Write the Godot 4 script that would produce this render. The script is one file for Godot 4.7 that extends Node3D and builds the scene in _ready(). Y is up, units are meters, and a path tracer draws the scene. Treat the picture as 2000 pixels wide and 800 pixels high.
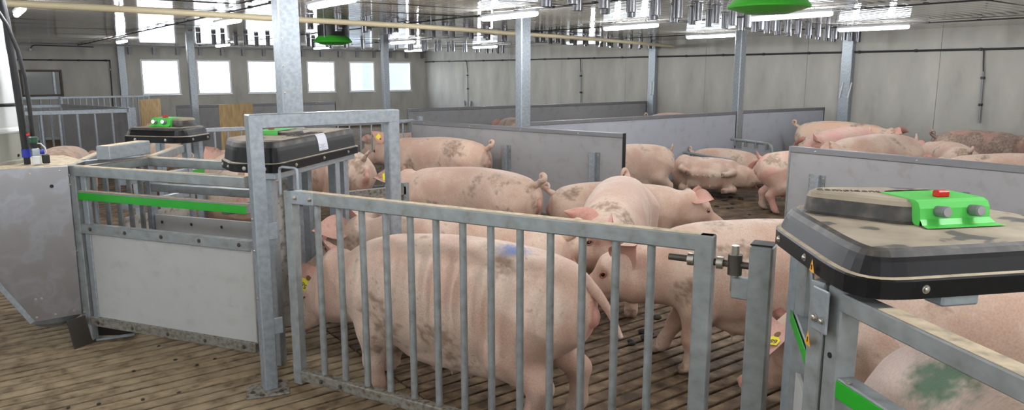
extends Node3D
# Group housing for sows: slatted floor, feeding stations, pen panels, glossy ceiling with LED tubes and a window wall.

const CEIL := 2.42
const WALL_R := 13.0
const WALL_B := -22.2
const WALL_L := -5.0
const WALL_F := 4.0

var M := {}
var mesh_cache := {}
var taken := {}
var rng := RandomNumberGenerator.new()

func _ready():
	rng.seed = 7
	camera_and_light()
	make_materials()
	build_shell()
	build_floor()
	build_ceiling_fittings()
	build_pens()
	build_gate_and_entrance()
	build_station_centre()
	build_station_near()
	build_station_back()
	build_far_left()
	build_pigs()
	build_small_things()

func camera_and_light():
	var cam := Camera3D.new()
	cam.name = "camera"
	cam.fov = 2.0 * rad_to_deg(atan(400.0 / 1425.0))
	cam.position = Vector3(0, 1.7, 0)
	cam.rotation = Vector3(-atan(258.0 / 1425.0), deg_to_rad(-37.0), 0)
	cam.near = 0.05
	cam.far = 200.0
	add_child(cam)
	var e := Environment.new()
	var sm := ProceduralSkyMaterial.new()
	sm.sky_top_color = Color(0.86, 0.92, 1.0)
	sm.sky_horizon_color = Color(0.93, 0.97, 1.0)
	sm.ground_horizon_color = Color(0.8, 0.82, 0.8)
	sm.ground_bottom_color = Color(0.45, 0.46, 0.42)
	sm.sun_angle_max = 1.0
	var sky := Sky.new()
	sky.sky_material = sm
	e.background_mode = Environment.BG_SKY
	e.sky = sky
	e.background_energy_multiplier = SKY_ENERGY
	e.tonemap_mode = Environment.TONE_MAPPER_LINEAR
	e.tonemap_exposure = EXPOSURE
	e.sdfgi_enabled = true
	e.ssao_enabled = true
	e.ssil_enabled = true
	var we := WorldEnvironment.new()
	we.name = "world_environment"
	we.environment = e
	add_child(we)

const SKY_ENERGY := 24.0
const EXPOSURE := 1.0
const TUBE_ENERGY := 0.62

# ---------------------------------------------------------------- naming
func numbered(called: String) -> String:
	if not taken.has(called):
		taken[called] = 0
		return called
	taken[called] += 1
	return "%s_%03d" % [called, taken[called]]

func tag(o: Node, label: String, category: String, group := "", kind := ""):
	if label: o.set_meta("label", label)
	if category: o.set_meta("category", category)
	if group: o.set_meta("group", group)
	if kind: o.set_meta("kind", kind)

func thing(called: String, label: String, category: String, at := Vector3.ZERO, turn := 0.0, group := "") -> Node3D:
	var o := Node3D.new()
	o.name = numbered(called)
	add_child(o)
	o.position = at
	o.rotation.y = turn
	tag(o, label, category, group)
	return o

func part(parent: Node, called: String, mesh: Mesh, m: Material, xf := Transform3D.IDENTITY) -> MeshInstance3D:
	var o := MeshInstance3D.new()
	o.name = numbered(called) if parent == self else called
	o.mesh = mesh
	if m: o.material_override = m
	o.transform = xf
	o.cast_shadow = GeometryInstance3D.SHADOW_CASTING_SETTING_ON
	parent.add_child(o, true)
	return o

func struct_part(called: String, mesh: Mesh, m: Material, xf := Transform3D.IDENTITY) -> MeshInstance3D:
	var o := part(self, called, mesh, m, xf)
	o.set_meta("kind", "structure")
	return o

func copy_of(o: Node3D, label := "", group := "") -> Node3D:
	var base: String = String(o.name)
	var c: Node3D = o.duplicate()
	if base.length() > 4 and base.substr(base.length() - 4, 1) == "_" and base.substr(base.length() - 3).is_valid_int():
		base = base.substr(0, base.length() - 4)
	c.name = numbered(base)
	add_child(c)
	if label: c.set_meta("label", label)
	if group: c.set_meta("group", group)
	return c

# ---------------------------------------------------------------- meshes
class MB:
	var v := PackedVector3Array()
	var n := PackedVector3Array()
	var c := PackedColorArray()
	var use_c := false
	var out_from := Vector3.INF
	func tri(a: Vector3, b: Vector3, d: Vector3):
		var nn := (d - a).cross(b - a)
		if nn.length_squared() < 1e-16: return
		nn = nn.normalized()
		if out_from != Vector3.INF and nn.dot((a + b + d) / 3.0 - out_from) < 0.0:
			var t := b
			b = d
			d = t
			nn = -nn
		v.append(a); v.append(b); v.append(d)
		n.append(nn); n.append(nn); n.append(nn)
	func quad(a: Vector3, b: Vector3, d: Vector3, e: Vector3):
		tri(a, b, d); tri(a, d, e)
	func tris(a: Vector3, b: Vector3, d: Vector3, na: Vector3, nb: Vector3, nd: Vector3):
		v.append(a); v.append(b); v.append(d)
		n.append(na); n.append(nb); n.append(nd)
	func box(c0: Vector3, s: Vector3, b := 0.0, basis := Basis.IDENTITY):
		# box with chamfered edges, centre c0
		var keep := out_from
		out_from = c0
		box_faces(c0, s, b, basis)
		out_from = keep
	func box_faces(c0: Vector3, s: Vector3, b: float, basis: Basis):
		var h := s * 0.5
		b = minf(b, minf(h.x, minf(h.y, h.z)) * 0.9)
		if b <= 0.0:
			for ax in 3:
				for sg in [-1.0, 1.0]:
					var nn := Vector3.ZERO; nn[ax] = sg
					var u := Vector3.ZERO; u[(ax + 1) % 3] = 1.0
					var w := Vector3.ZERO; w[(ax + 2) % 3] = sg
					var p := nn * h[ax]
					var uu := u * h[(ax + 1) % 3]
					var ww := w * h[(ax + 2) % 3]
					quad(c0 + basis * (p - uu - ww), c0 + basis * (p - uu + ww), c0 + basis * (p + uu + ww), c0 + basis * (p + uu - ww))
			return
		var pt := func(ax: int, sx: float, sy: float, sz: float) -> Vector3:
			var q := Vector3(sx * (h.x - b), sy * (h.y - b), sz * (h.z - b))
			if ax == 0: q.x = sx * h.x
			elif ax == 1: q.y = sy * h.y
			else: q.z = sz * h.z
			return c0 + basis * q
		for ax in 3:
			var i1 := (ax + 1) % 3
			var i2 := (ax + 2) % 3
			for sg in [-1.0, 1.0]:
				var q := []
				for k in [[-1.0, -1.0], [-1.0, 1.0], [1.0, 1.0], [1.0, -1.0]]:
					var sgn := [0.0, 0.0, 0.0]
					sgn[ax] = sg; sgn[i1] = k[0]; sgn[i2] = k[1] * sg
					q.append(pt.call(ax, sgn[0], sgn[1], sgn[2]))
				quad(q[0], q[1], q[2], q[3])
		for ax in 3:
			var i1 := (ax + 1) % 3
			var i2 := (ax + 2) % 3
			for s1 in [-1.0, 1.0]:
				for s2 in [-1.0, 1.0]:
					var q := []
					for k in [[i1, -1.0], [i1, 1.0], [i2, 1.0], [i2, -1.0]]:
						var sgn := [0.0, 0.0, 0.0]
						sgn[ax] = k[1]; sgn[i1] = s1; sgn[i2] = s2
						q.append(pt.call(k[0], sgn[0], sgn[1], sgn[2]))
					if s1 * s2 > 0: quad(q[0], q[3], q[2], q[1])
					else: quad(q[0], q[1], q[2], q[3])
		for sx in [-1.0, 1.0]:
			for sy in [-1.0, 1.0]:
				for sz in [-1.0, 1.0]:
					var a = pt.call(0, sx, sy, sz)
					var d = pt.call(1, sx, sy, sz)
					var f = pt.call(2, sx, sy, sz)
					if sx * sy * sz > 0: tri(a, f, d)
					else: tri(a, d, f)
	func cyl(a: Vector3, b: Vector3, r0: float, r1 := -1.0, seg := 14, caps := true):
		if r1 < 0.0: r1 = r0
		var ax := (b - a).normalized()
		var u := ax.cross(Vector3.UP if absf(ax.y) < 0.9 else Vector3.RIGHT).normalized()
		var w := ax.cross(u)
		for i in seg:
			var t0 := TAU * i / seg
			var t1 := TAU * (i + 1) / seg
			var d0 := u * cos(t0) + w * sin(t0)
			var d1 := u * cos(t1) + w * sin(t1)
			tris(a + d0 * r0, b + d0 * r1, b + d1 * r1, d0, d0, d1)
			tris(a + d0 * r0, b + d1 * r1, a + d1 * r0, d0, d1, d1)
			if caps:
				tri(a, a + d0 * r0, a + d1 * r0)
				tri(b, b + d1 * r1, b + d0 * r1)
	func tube(path: PackedVector3Array, r: float, seg := 10, caps := true, radii := PackedFloat32Array()):
		var rings := []
		var u := Vector3.ZERO
		var cnt := path.size()
		for i in cnt:
			var t := (path[mini(i + 1, cnt - 1)] - path[maxi(i - 1, 0)]).normalized()
			if i == 0:
				u = t.cross(Vector3.UP if absf(t.y) < 0.9 else Vector3.RIGHT).normalized()
			else:
				u = (u - t * u.dot(t)).normalized()
			var w := t.cross(u)
			var ring := []
			for k in seg:
				var d := u * cos(TAU * k / seg) + w * sin(TAU * k / seg)
				var rr := r if radii.is_empty() else radii[i]
				ring.append([path[i] + d * rr, d])
			rings.append(ring)
		for i in cnt - 1:
			for k in seg:
				var a = rings[i][k]; var b = rings[i + 1][k]
				var d = rings[i + 1][(k + 1) % seg]; var e = rings[i][(k + 1) % seg]
				tris(a[0], b[0], d[0], a[1], b[1], d[1])
				tris(a[0], d[0], e[0], a[1], d[1], e[1])
		if caps:
			for k in seg:
				tri(path[0], rings[0][k][0], rings[0][(k + 1) % seg][0])
				tri(path[cnt - 1], rings[cnt - 1][(k + 1) % seg][0], rings[cnt - 1][k][0])
	func lathe(prof: Array, c0 := Vector3.ZERO, seg := 32):
		# prof: Vector2(radius, height) from bottom to top
		for i in prof.size() - 1:
			var p: Vector2 = prof[i]; var q: Vector2 = prof[i + 1]
			var sl := Vector2(q.y - p.y, p.x - q.x).normalized()
			for k in seg:
				var t0 := TAU * k / seg; var t1 := TAU * (k + 1) / seg
				var d0 := Vector3(cos(t0), 0, sin(t0)); var d1 := Vector3(cos(t1), 0, sin(t1))
				var n0 := d0 * sl.x + Vector3.UP * sl.y; var n1 := d1 * sl.x + Vector3.UP * sl.y
				var a := c0 + d0 * p.x + Vector3.UP * p.y; var b := c0 + d0 * q.x + Vector3.UP * q.y
				var d := c0 + d1 * q.x + Vector3.UP * q.y; var e := c0 + d1 * p.x + Vector3.UP * p.y
				if q.x > 1e-5: tris(a, d, b, n0, n1, n0)
				if p.x > 1e-5: tris(a, e, d, n0, n1, n1)
	func prism(poly: PackedVector2Array, y0: float, y1: float, inset_top := 0.0):
		# poly in x,z ; vertical extrusion
		var mid := Vector3.ZERO
		for p in poly: mid += Vector3(p.x, (y0 + y1) * 0.5, p.y) / poly.size()
		var keep := out_from
		out_from = mid
		var tri_i := Geometry2D.triangulate_polygon(poly)
		var top := PackedVector2Array()
		for p in poly: top.append(p)
		if inset_top != 0.0:
			var c2 := Vector2.ZERO
			for p in poly: c2 += p / poly.size()
			for i in top.size(): top[i] = poly[i] + (c2 - poly[i]).normalized() * inset_top
		for i in range(0, tri_i.size(), 3):
			var a := tri_i[i]; var b := tri_i[i + 1]; var d := tri_i[i + 2]
			tri(Vector3(top[a].x, y1, top[a].y), Vector3(top[d].x, y1, top[d].y), Vector3(top[b].x, y1, top[b].y))
			tri(Vector3(poly[a].x, y0, poly[a].y), Vector3(poly[b].x, y0, poly[b].y), Vector3(poly[d].x, y0, poly[d].y))
		for i in poly.size():
			var j := (i + 1) % poly.size()
			quad(Vector3(poly[i].x, y0, poly[i].y), Vector3(poly[j].x, y0, poly[j].y), Vector3(top[j].x, y1, top[j].y), Vector3(top[i].x, y1, top[i].y))
		out_from = keep
	func mesh() -> ArrayMesh:
		var am := ArrayMesh.new()
		add_to(am)
		return am
	func add_to(am: ArrayMesh):
		var arr := []
		arr.resize(Mesh.ARRAY_MAX)
		arr[Mesh.ARRAY_VERTEX] = v
		arr[Mesh.ARRAY_NORMAL] = n
		if use_c: arr[Mesh.ARRAY_COLOR] = c
		am.add_surface_from_arrays(Mesh.PRIMITIVE_TRIANGLES, arr)

func rbox(s: Vector3, b := 0.004) -> ArrayMesh:
	var key := "b%.4f_%.4f_%.4f_%.4f" % [s.x, s.y, s.z, b]
	if not mesh_cache.has(key):
		var mb := MB.new()
		mb.box(Vector3.ZERO, s, b)
		mesh_cache[key] = mb.mesh()
	return mesh_cache[key]

func rod(r: float, l: float, seg := 14) -> ArrayMesh:
	var key := "r%.4f_%.4f_%d" % [r, l, seg]
	if not mesh_cache.has(key):
		var mb := MB.new()
		mb.cyl(Vector3(0, -l * 0.5, 0), Vector3(0, l * 0.5, 0), r, r, seg)
		mesh_cache[key] = mb.mesh()
	return mesh_cache[key]

func along(a: Vector3, b: Vector3) -> Transform3D:
	# x axis runs from a to b, y as upright as it can be
	var x := (b - a).normalized()
	var z := x.cross(Vector3.UP)
	if z.length() < 0.01: z = x.cross(Vector3.BACK)
	z = z.normalized()
	return Transform3D(Basis(x, z.cross(x), z), (a + b) * 0.5)

func bar(parent: Node, called: String, a: Vector3, b: Vector3, wide: float, tall: float, m: Material, bev := 0.004) -> MeshInstance3D:
	# square section from a to b; wide is level, tall upright
	return part(parent, called, rbox(Vector3(snappedf(a.distance_to(b), 0.002), tall, wide), bev), m, along(a, b))

func post(parent: Node, called: String, foot: Vector3, h: float, sx: float, sz: float, m: Material, turn := 0.0, bev := 0.004) -> MeshInstance3D:
	return part(parent, called, rbox(Vector3(sx, h, sz), bev), m, Transform3D(Basis(Vector3.UP, turn), foot + Vector3(0, h * 0.5, 0)))

func round_bar(parent: Node, called: String, a: Vector3, b: Vector3, r: float, m: Material, seg := 12) -> MeshInstance3D:
	var y := (b - a).normalized()
	var x := y.cross(Vector3(0.3, 0.1, 0.95)).normalized()
	return part(parent, called, rod(r, snappedf(a.distance_to(b), 0.002), seg), m, Transform3D(Basis(x, y, x.cross(y)), (a + b) * 0.5))

func bolt(parent: Node, at: Vector3, out: Vector3, r := 0.011, m: Material = null):
	# domed bolt head on a washer
	if not mesh_cache.has("bolt"):
		var mb := MB.new()
		mb.lathe([Vector2(1.25, 0.0), Vector2(1.25, 0.18), Vector2(0.85, 0.2), Vector2(0.8, 0.6), Vector2(0.5, 0.85), Vector2(0.0, 0.92)], Vector3.ZERO, 12)
		mesh_cache["bolt"] = mb.mesh()
	var y := out.normalized()
	var x := y.cross(Vector3(0.31, 0.2, 0.9)).normalized()
	part(parent, "bolt", mesh_cache["bolt"], m if m else M.bolt, Transform3D(Basis(x * r, y * r, x.cross(y) * r), at))

func v2(p: Vector2, y: float) -> Vector3:
	return Vector3(p.x, y, p.y)

func face_turn(d: Vector2) -> float:
	# turn that carries local +x to the plan direction d
	return -atan2(d.y, d.x)
# ---------------------------------------------------------------- materials
func noise_tex(seed_: int, freq: float, ramp: Array, octaves := 4, size := 512, kind := FastNoiseLite.TYPE_SIMPLEX_SMOOTH) -> NoiseTexture2D:
	var f := FastNoiseLite.new()
	f.seed = seed_
	f.noise_type = kind
	f.frequency = freq
	f.fractal_octaves = octaves
	var t := NoiseTexture2D.new()
	t.width = size
	t.height = size
	t.seamless = true
	t.noise = f
	var g := Gradient.new()
	var offs := PackedFloat32Array()
	var cols := PackedColorArray()
	for r in ramp:
		offs.append(r[0])
		cols.append(r[1])
	g.offsets = offs
	g.colors = cols
	t.color_ramp = g
	return t

func bump_tex(seed_: int, freq: float, strength: float, octaves := 4, size := 512) -> NoiseTexture2D:
	var f := FastNoiseLite.new()
	f.seed = seed_
	f.frequency = freq
	f.fractal_octaves = octaves
	var t := NoiseTexture2D.new()
	t.width = size
	t.height = size
	t.seamless = true
	t.noise = f
	t.as_normal_map = true
	t.bump_strength = strength
	return t

func sm(col: Color, rough: float, metal := 0.0) -> StandardMaterial3D:
	var m := StandardMaterial3D.new()
	m.albedo_color = col
	m.roughness = rough
	m.metallic = metal
	return m

func tex(m: StandardMaterial3D, t: Texture2D, scale: float, world := true) -> StandardMaterial3D:
	m.albedo_texture = t
	m.uv1_triplanar = true
	m.uv1_world_triplanar = world
	m.uv1_scale = Vector3.ONE * scale
	return m

func nrm(m: StandardMaterial3D, t: Texture2D, amount: float) -> StandardMaterial3D:
	m.normal_enabled = true
	m.normal_texture = t
	m.normal_scale = amount
	return m

func g(v: float) -> Color:
	return Color(v, v, v)

func make_materials():
	var zinc := noise_tex(11, 0.02, [[0.0, Color(0.64, 0.665, 0.68)], [0.4, Color(0.69, 0.715, 0.73)], [0.6, Color(0.715, 0.74, 0.755)], [1.0, Color(0.77, 0.79, 0.80)]], 5)
	var zinc_b := bump_tex(12, 0.03, 2.0)
	M.galv = nrm(tex(sm(Color(0.9, 0.91, 0.92), 0.42, 0.55), zinc, 2.2), zinc_b, 0.06)
	var zinc_d := noise_tex(13, 0.012, [[0.0, Color(0.54, 0.53, 0.50)], [0.3, Color(0.63, 0.64, 0.63)], [0.6, Color(0.68, 0.695, 0.695)], [1.0, Color(0.74, 0.75, 0.745)]], 5)
	M.galv_worn = nrm(tex(sm(Color(0.85, 0.86, 0.86), 0.5, 0.4), zinc_d, 2.0), zinc_b, 0.1)
	var rusty := noise_tex(14, 0.018, [[0.0, Color(0.36, 0.26, 0.18)], [0.3, Color(0.48, 0.42, 0.35)], [0.45, Color(0.58, 0.57, 0.54)], [1.0, Color(0.68, 0.68, 0.66)]], 6)
	M.galv_rust = nrm(tex(sm(Color(0.85, 0.84, 0.82), 0.6, 0.3), rusty, 3.0), zinc_b, 0.2)
	M.bolt = sm(Color(0.72, 0.7, 0.66), 0.35, 0.9)
	M.bolt_dark = sm(Color(0.32, 0.3, 0.27), 0.5, 0.6)
	var smear := noise_tex(15, 0.009, [[0.0, Color(0.66, 0.655, 0.655)], [0.5, Color(0.68, 0.68, 0.685)], [0.66, Color(0.715, 0.725, 0.75)], [0.8, Color(0.69, 0.695, 0.705)], [1.0, Color(0.73, 0.74, 0.77)]], 5)
	M.stainless = tex(sm(Color(0.93, 0.92, 0.92), 0.32, 0.85), smear, 0.8)
	M.tube_steel = sm(Color(0.36, 0.36, 0.37), 0.32, 0.85)
	# concrete
	var conc := noise_tex(21, 0.006, [[0.0, Color(0.65, 0.64, 0.61)], [0.3, Color(0.70, 0.69, 0.66)], [0.5, Color(0.715, 0.705, 0.675)], [0.7, Color(0.73, 0.72, 0.69)], [1.0, Color(0.775, 0.765, 0.735)]], 6)
	M.concrete = nrm(tex(sm(Color(0.93, 0.93, 0.92), 0.85), conc, 0.35), bump_tex(22, 0.02, 2.0), 0.12)
	M.concrete.uv1_scale = Vector3(0.55, 0.22, 0.55)
	var slat := noise_tex(23, 0.012, [[0.0, Color(0.34, 0.27, 0.19)], [0.25, Color(0.52, 0.44, 0.33)], [0.45, Color(0.60, 0.52, 0.40)], [0.65, Color(0.64, 0.56, 0.44)], [1.0, Color(0.70, 0.62, 0.50)]], 6)
	var slat_b := bump_tex(24, 0.05, 4.0, 5)
	M.slats = []
	for k in 5:
		var s := nrm(tex(sm(g(0.83 + 0.02 * k), 0.8), slat, 0.8 + 0.07 * k), slat_b, 0.4)
		s.uv1_offset = Vector3(0.17 * k, 0.31 * k, 0.23 * k)
		M.slats.append(s)
	var caked := noise_tex(26, 0.012, [[0.0, Color(0.20, 0.15, 0.10)], [0.3, Color(0.34, 0.27, 0.19)], [0.5, Color(0.42, 0.34, 0.25)], [0.7, Color(0.50, 0.42, 0.32)], [1.0, Color(0.58, 0.50, 0.39)]], 6)
	M.slats_dirty = []
	for k in 3:
		var s := nrm(tex(sm(g(0.93 + 0.03 * k), 0.7), caked, 0.8 + 0.09 * k), slat_b, 0.5)
		s.uv1_offset = Vector3(0.27 * k, 0.11 * k, 0.33 * k)
		M.slats_dirty.append(s)
	var dirt := noise_tex(25, 0.015, [[0.0, Color(0.16, 0.12, 0.08)], [0.4, Color(0.30, 0.23, 0.15)], [0.6, Color(0.38, 0.3, 0.2)], [1.0, Color(0.5, 0.42, 0.3)]], 6)
	M.dirt_floor = nrm(tex(sm(g(0.9), 0.85), dirt, 0.5), slat_b, 0.6)
	M.pit = tex(sm(g(0.95), 0.8), noise_tex(27, 0.01, [[0.0, Color(0.34, 0.28, 0.2)], [0.5, Color(0.42, 0.35, 0.26)], [1.0, Color(0.5, 0.43, 0.33)]], 4), 0.4)
	M.manure = sm(Color(0.11, 0.085, 0.055), 0.7)
	# panels
	var pvc := noise_tex(31, 0.01, [[0.0, Color(0.90, 0.89, 0.87)], [0.3, Color(0.965, 0.965, 0.96)], [1.0, Color(0.985, 0.985, 0.985)]], 5)
	M.pvc = tex(sm(Color(0.62, 0.615, 0.615), 0.45), pvc, 1.0)
	M.pvc_blue = tex(sm(Color(0.70, 0.715, 0.75), 0.5), pvc, 0.6)
	M.pvc_light = tex(sm(Color(0.71, 0.705, 0.69), 0.5), pvc, 1.3)
	var grime := noise_tex(32, 0.02, [[0.0, Color(0.32, 0.24, 0.17)], [0.22, Color(0.5, 0.43, 0.35)], [0.32, Color(0.82, 0.8, 0.77)], [1.0, Color(0.93, 0.92, 0.9)]], 6)
	M.pvc_dirty = tex(sm(Color(0.82, 0.81, 0.79), 0.6), grime, 1.4)
	M.cap = sm(Color(0.50, 0.50, 0.51), 0.45, 0.3)
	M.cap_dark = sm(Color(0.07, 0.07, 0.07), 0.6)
	M.green = sm(Color(0.12, 0.62, 0.13), 0.4)
	M.green_cover = sm(Color(0.30, 0.72, 0.29), 0.45)
	M.green_vent = sm(Color(0.22, 0.62, 0.17), 0.4)
	M.red = sm(Color(0.75, 0.08, 0.06), 0.35)
	var blk := noise_tex(33, 0.02, [[0.0, Color(0.055, 0.055, 0.06)], [0.6, Color(0.075, 0.075, 0.08)], [1.0, Color(0.12, 0.115, 0.11)]], 5)
	M.black_plastic = tex(sm(g(0.8), 0.42), blk, 2.0)
	M.black_plastic.metallic_specular = 0.35
	var dusty := noise_tex(34, 0.008, [[0.0, Color(0.30, 0.29, 0.275)], [0.24, Color(0.36, 0.345, 0.32)], [0.30, Color(0.60, 0.555, 0.48)], [0.6, Color(0.66, 0.61, 0.53)], [1.0, Color(0.71, 0.66, 0.575)]], 4)
	M.dusty = tex(sm(g(0.95), 0.8), dusty, 1.0)
	var dust_thin := noise_tex(35, 0.02, [[0.0, Color(0.14, 0.135, 0.13)], [0.45, Color(0.2, 0.19, 0.175)], [0.7, Color(0.30, 0.28, 0.255)], [1.0, Color(0.45, 0.42, 0.37)]], 5)
	M.dust_thin = tex(sm(g(1.0), 0.55), dust_thin, 1.2)
	var dustf := noise_tex(36, 0.02, [[0.0, Color(0.55, 0.52, 0.46)], [0.4, Color(0.72, 0.66, 0.56)], [1.0, Color(0.84, 0.78, 0.67)]], 5)
	M.dust = tex(sm(g(1.0), 0.95), dustf, 1.5)
	M.rubber = sm(Color(0.035, 0.032, 0.035), 0.5)
	M.pipe_black = sm(Color(0.10, 0.10, 0.11), 0.5)
	M.pipe_beige = sm(Color(0.78, 0.73, 0.60), 0.45)
	M.white_plastic = sm(Color(0.82, 0.83, 0.82), 0.4)
	M.smoke_plastic = sm(Color(0.56, 0.56, 0.52), 0.3)
	M.blue_plastic = sm(Color(0.08, 0.14, 0.6), 0.4)
	M.green_dark = sm(Color(0.04, 0.28, 0.16), 0.4)
	M.paper = sm(Color(0.86, 0.87, 0.9), 0.6)
	M.ink = sm(Color(0.12, 0.12, 0.13), 0.7)
	M.ink_dust = sm(Color(0.33, 0.30, 0.26), 0.8)
	M.yellow = sm(Color(0.90, 0.84, 0.08), 0.5)
	M.brass = sm(Color(0.42, 0.30, 0.10), 0.55, 0.2)
	M.warn = sm(Color(0.88, 0.62, 0.06), 0.5)
	M.chrome = sm(Color(0.86, 0.87, 0.9), 0.12, 1.0)
	var wood := noise_tex(37, 0.01, [[0.0, Color(0.66, 0.53, 0.36)], [0.5, Color(0.78, 0.66, 0.47)], [1.0, Color(0.86, 0.75, 0.56)]], 5)
	M.plywood = tex(sm(g(0.95), 0.75), wood, 1.0)
	M.plywood.uv1_scale = Vector3(2.2, 0.5, 2.2)
	M.frame_white = sm(Color(0.88, 0.89, 0.9), 0.45)
	M.frame_dark = sm(Color(0.3, 0.25, 0.2), 0.6)
	var glass := sm(Color(0.94, 0.97, 1.0, 0.08), 0.03)
	glass.transparency = BaseMaterial3D.TRANSPARENCY_ALPHA
	M.glass = glass
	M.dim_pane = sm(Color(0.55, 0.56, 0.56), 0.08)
	var sheet := noise_tex(41, 0.004, [[0.0, Color(0.78, 0.77, 0.75)], [0.5, Color(0.86, 0.855, 0.84)], [1.0, Color(0.92, 0.915, 0.9)]], 4)
	M.ceiling = tex(sm(Color(0.86, 0.845, 0.825), 0.05), sheet, 0.3)
	M.ceiling.metallic_specular = 0.75
	var lamp := sm(Color(0.95, 0.96, 1.0), 0.4)
	lamp.emission_enabled = true
	lamp.emission = Color(0.93, 0.97, 1.0)
	lamp.emission_energy_multiplier = 5.0
	M.lamp = lamp
	M.lamp_body = sm(Color(0.75, 0.76, 0.77), 0.5)
	M.bright_gravel = sm(Color(0.86, 0.85, 0.82), 0.9)  # pale gravel yard, made bright so the ceiling mirrors white windows
	M.outdoor_wall = sm(Color(0.27, 0.28, 0.29), 0.8)
	# pigs
	var hide := noise_tex(51, 0.05, [[0.0, Color(0.86, 0.84, 0.82)], [0.5, Color(0.95, 0.945, 0.94)], [1.0, Color(1, 1, 1)]], 4)
	var skin := sm(g(1.0), 0.62)
	skin.vertex_color_use_as_albedo = true
	tex(skin, hide, 3.0, false)
	nrm(skin, bump_tex(52, 0.06, 3.0, 4), 0.12)
	skin.rim_enabled = true
	skin.rim = 0.25
	skin.rim_tint = 0.6
	M.skin = skin
	M.eye = sm(Color(0.03, 0.02, 0.015), 0.12)
	M.lid = sm(Color(0.62, 0.42, 0.36), 0.6)
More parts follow.
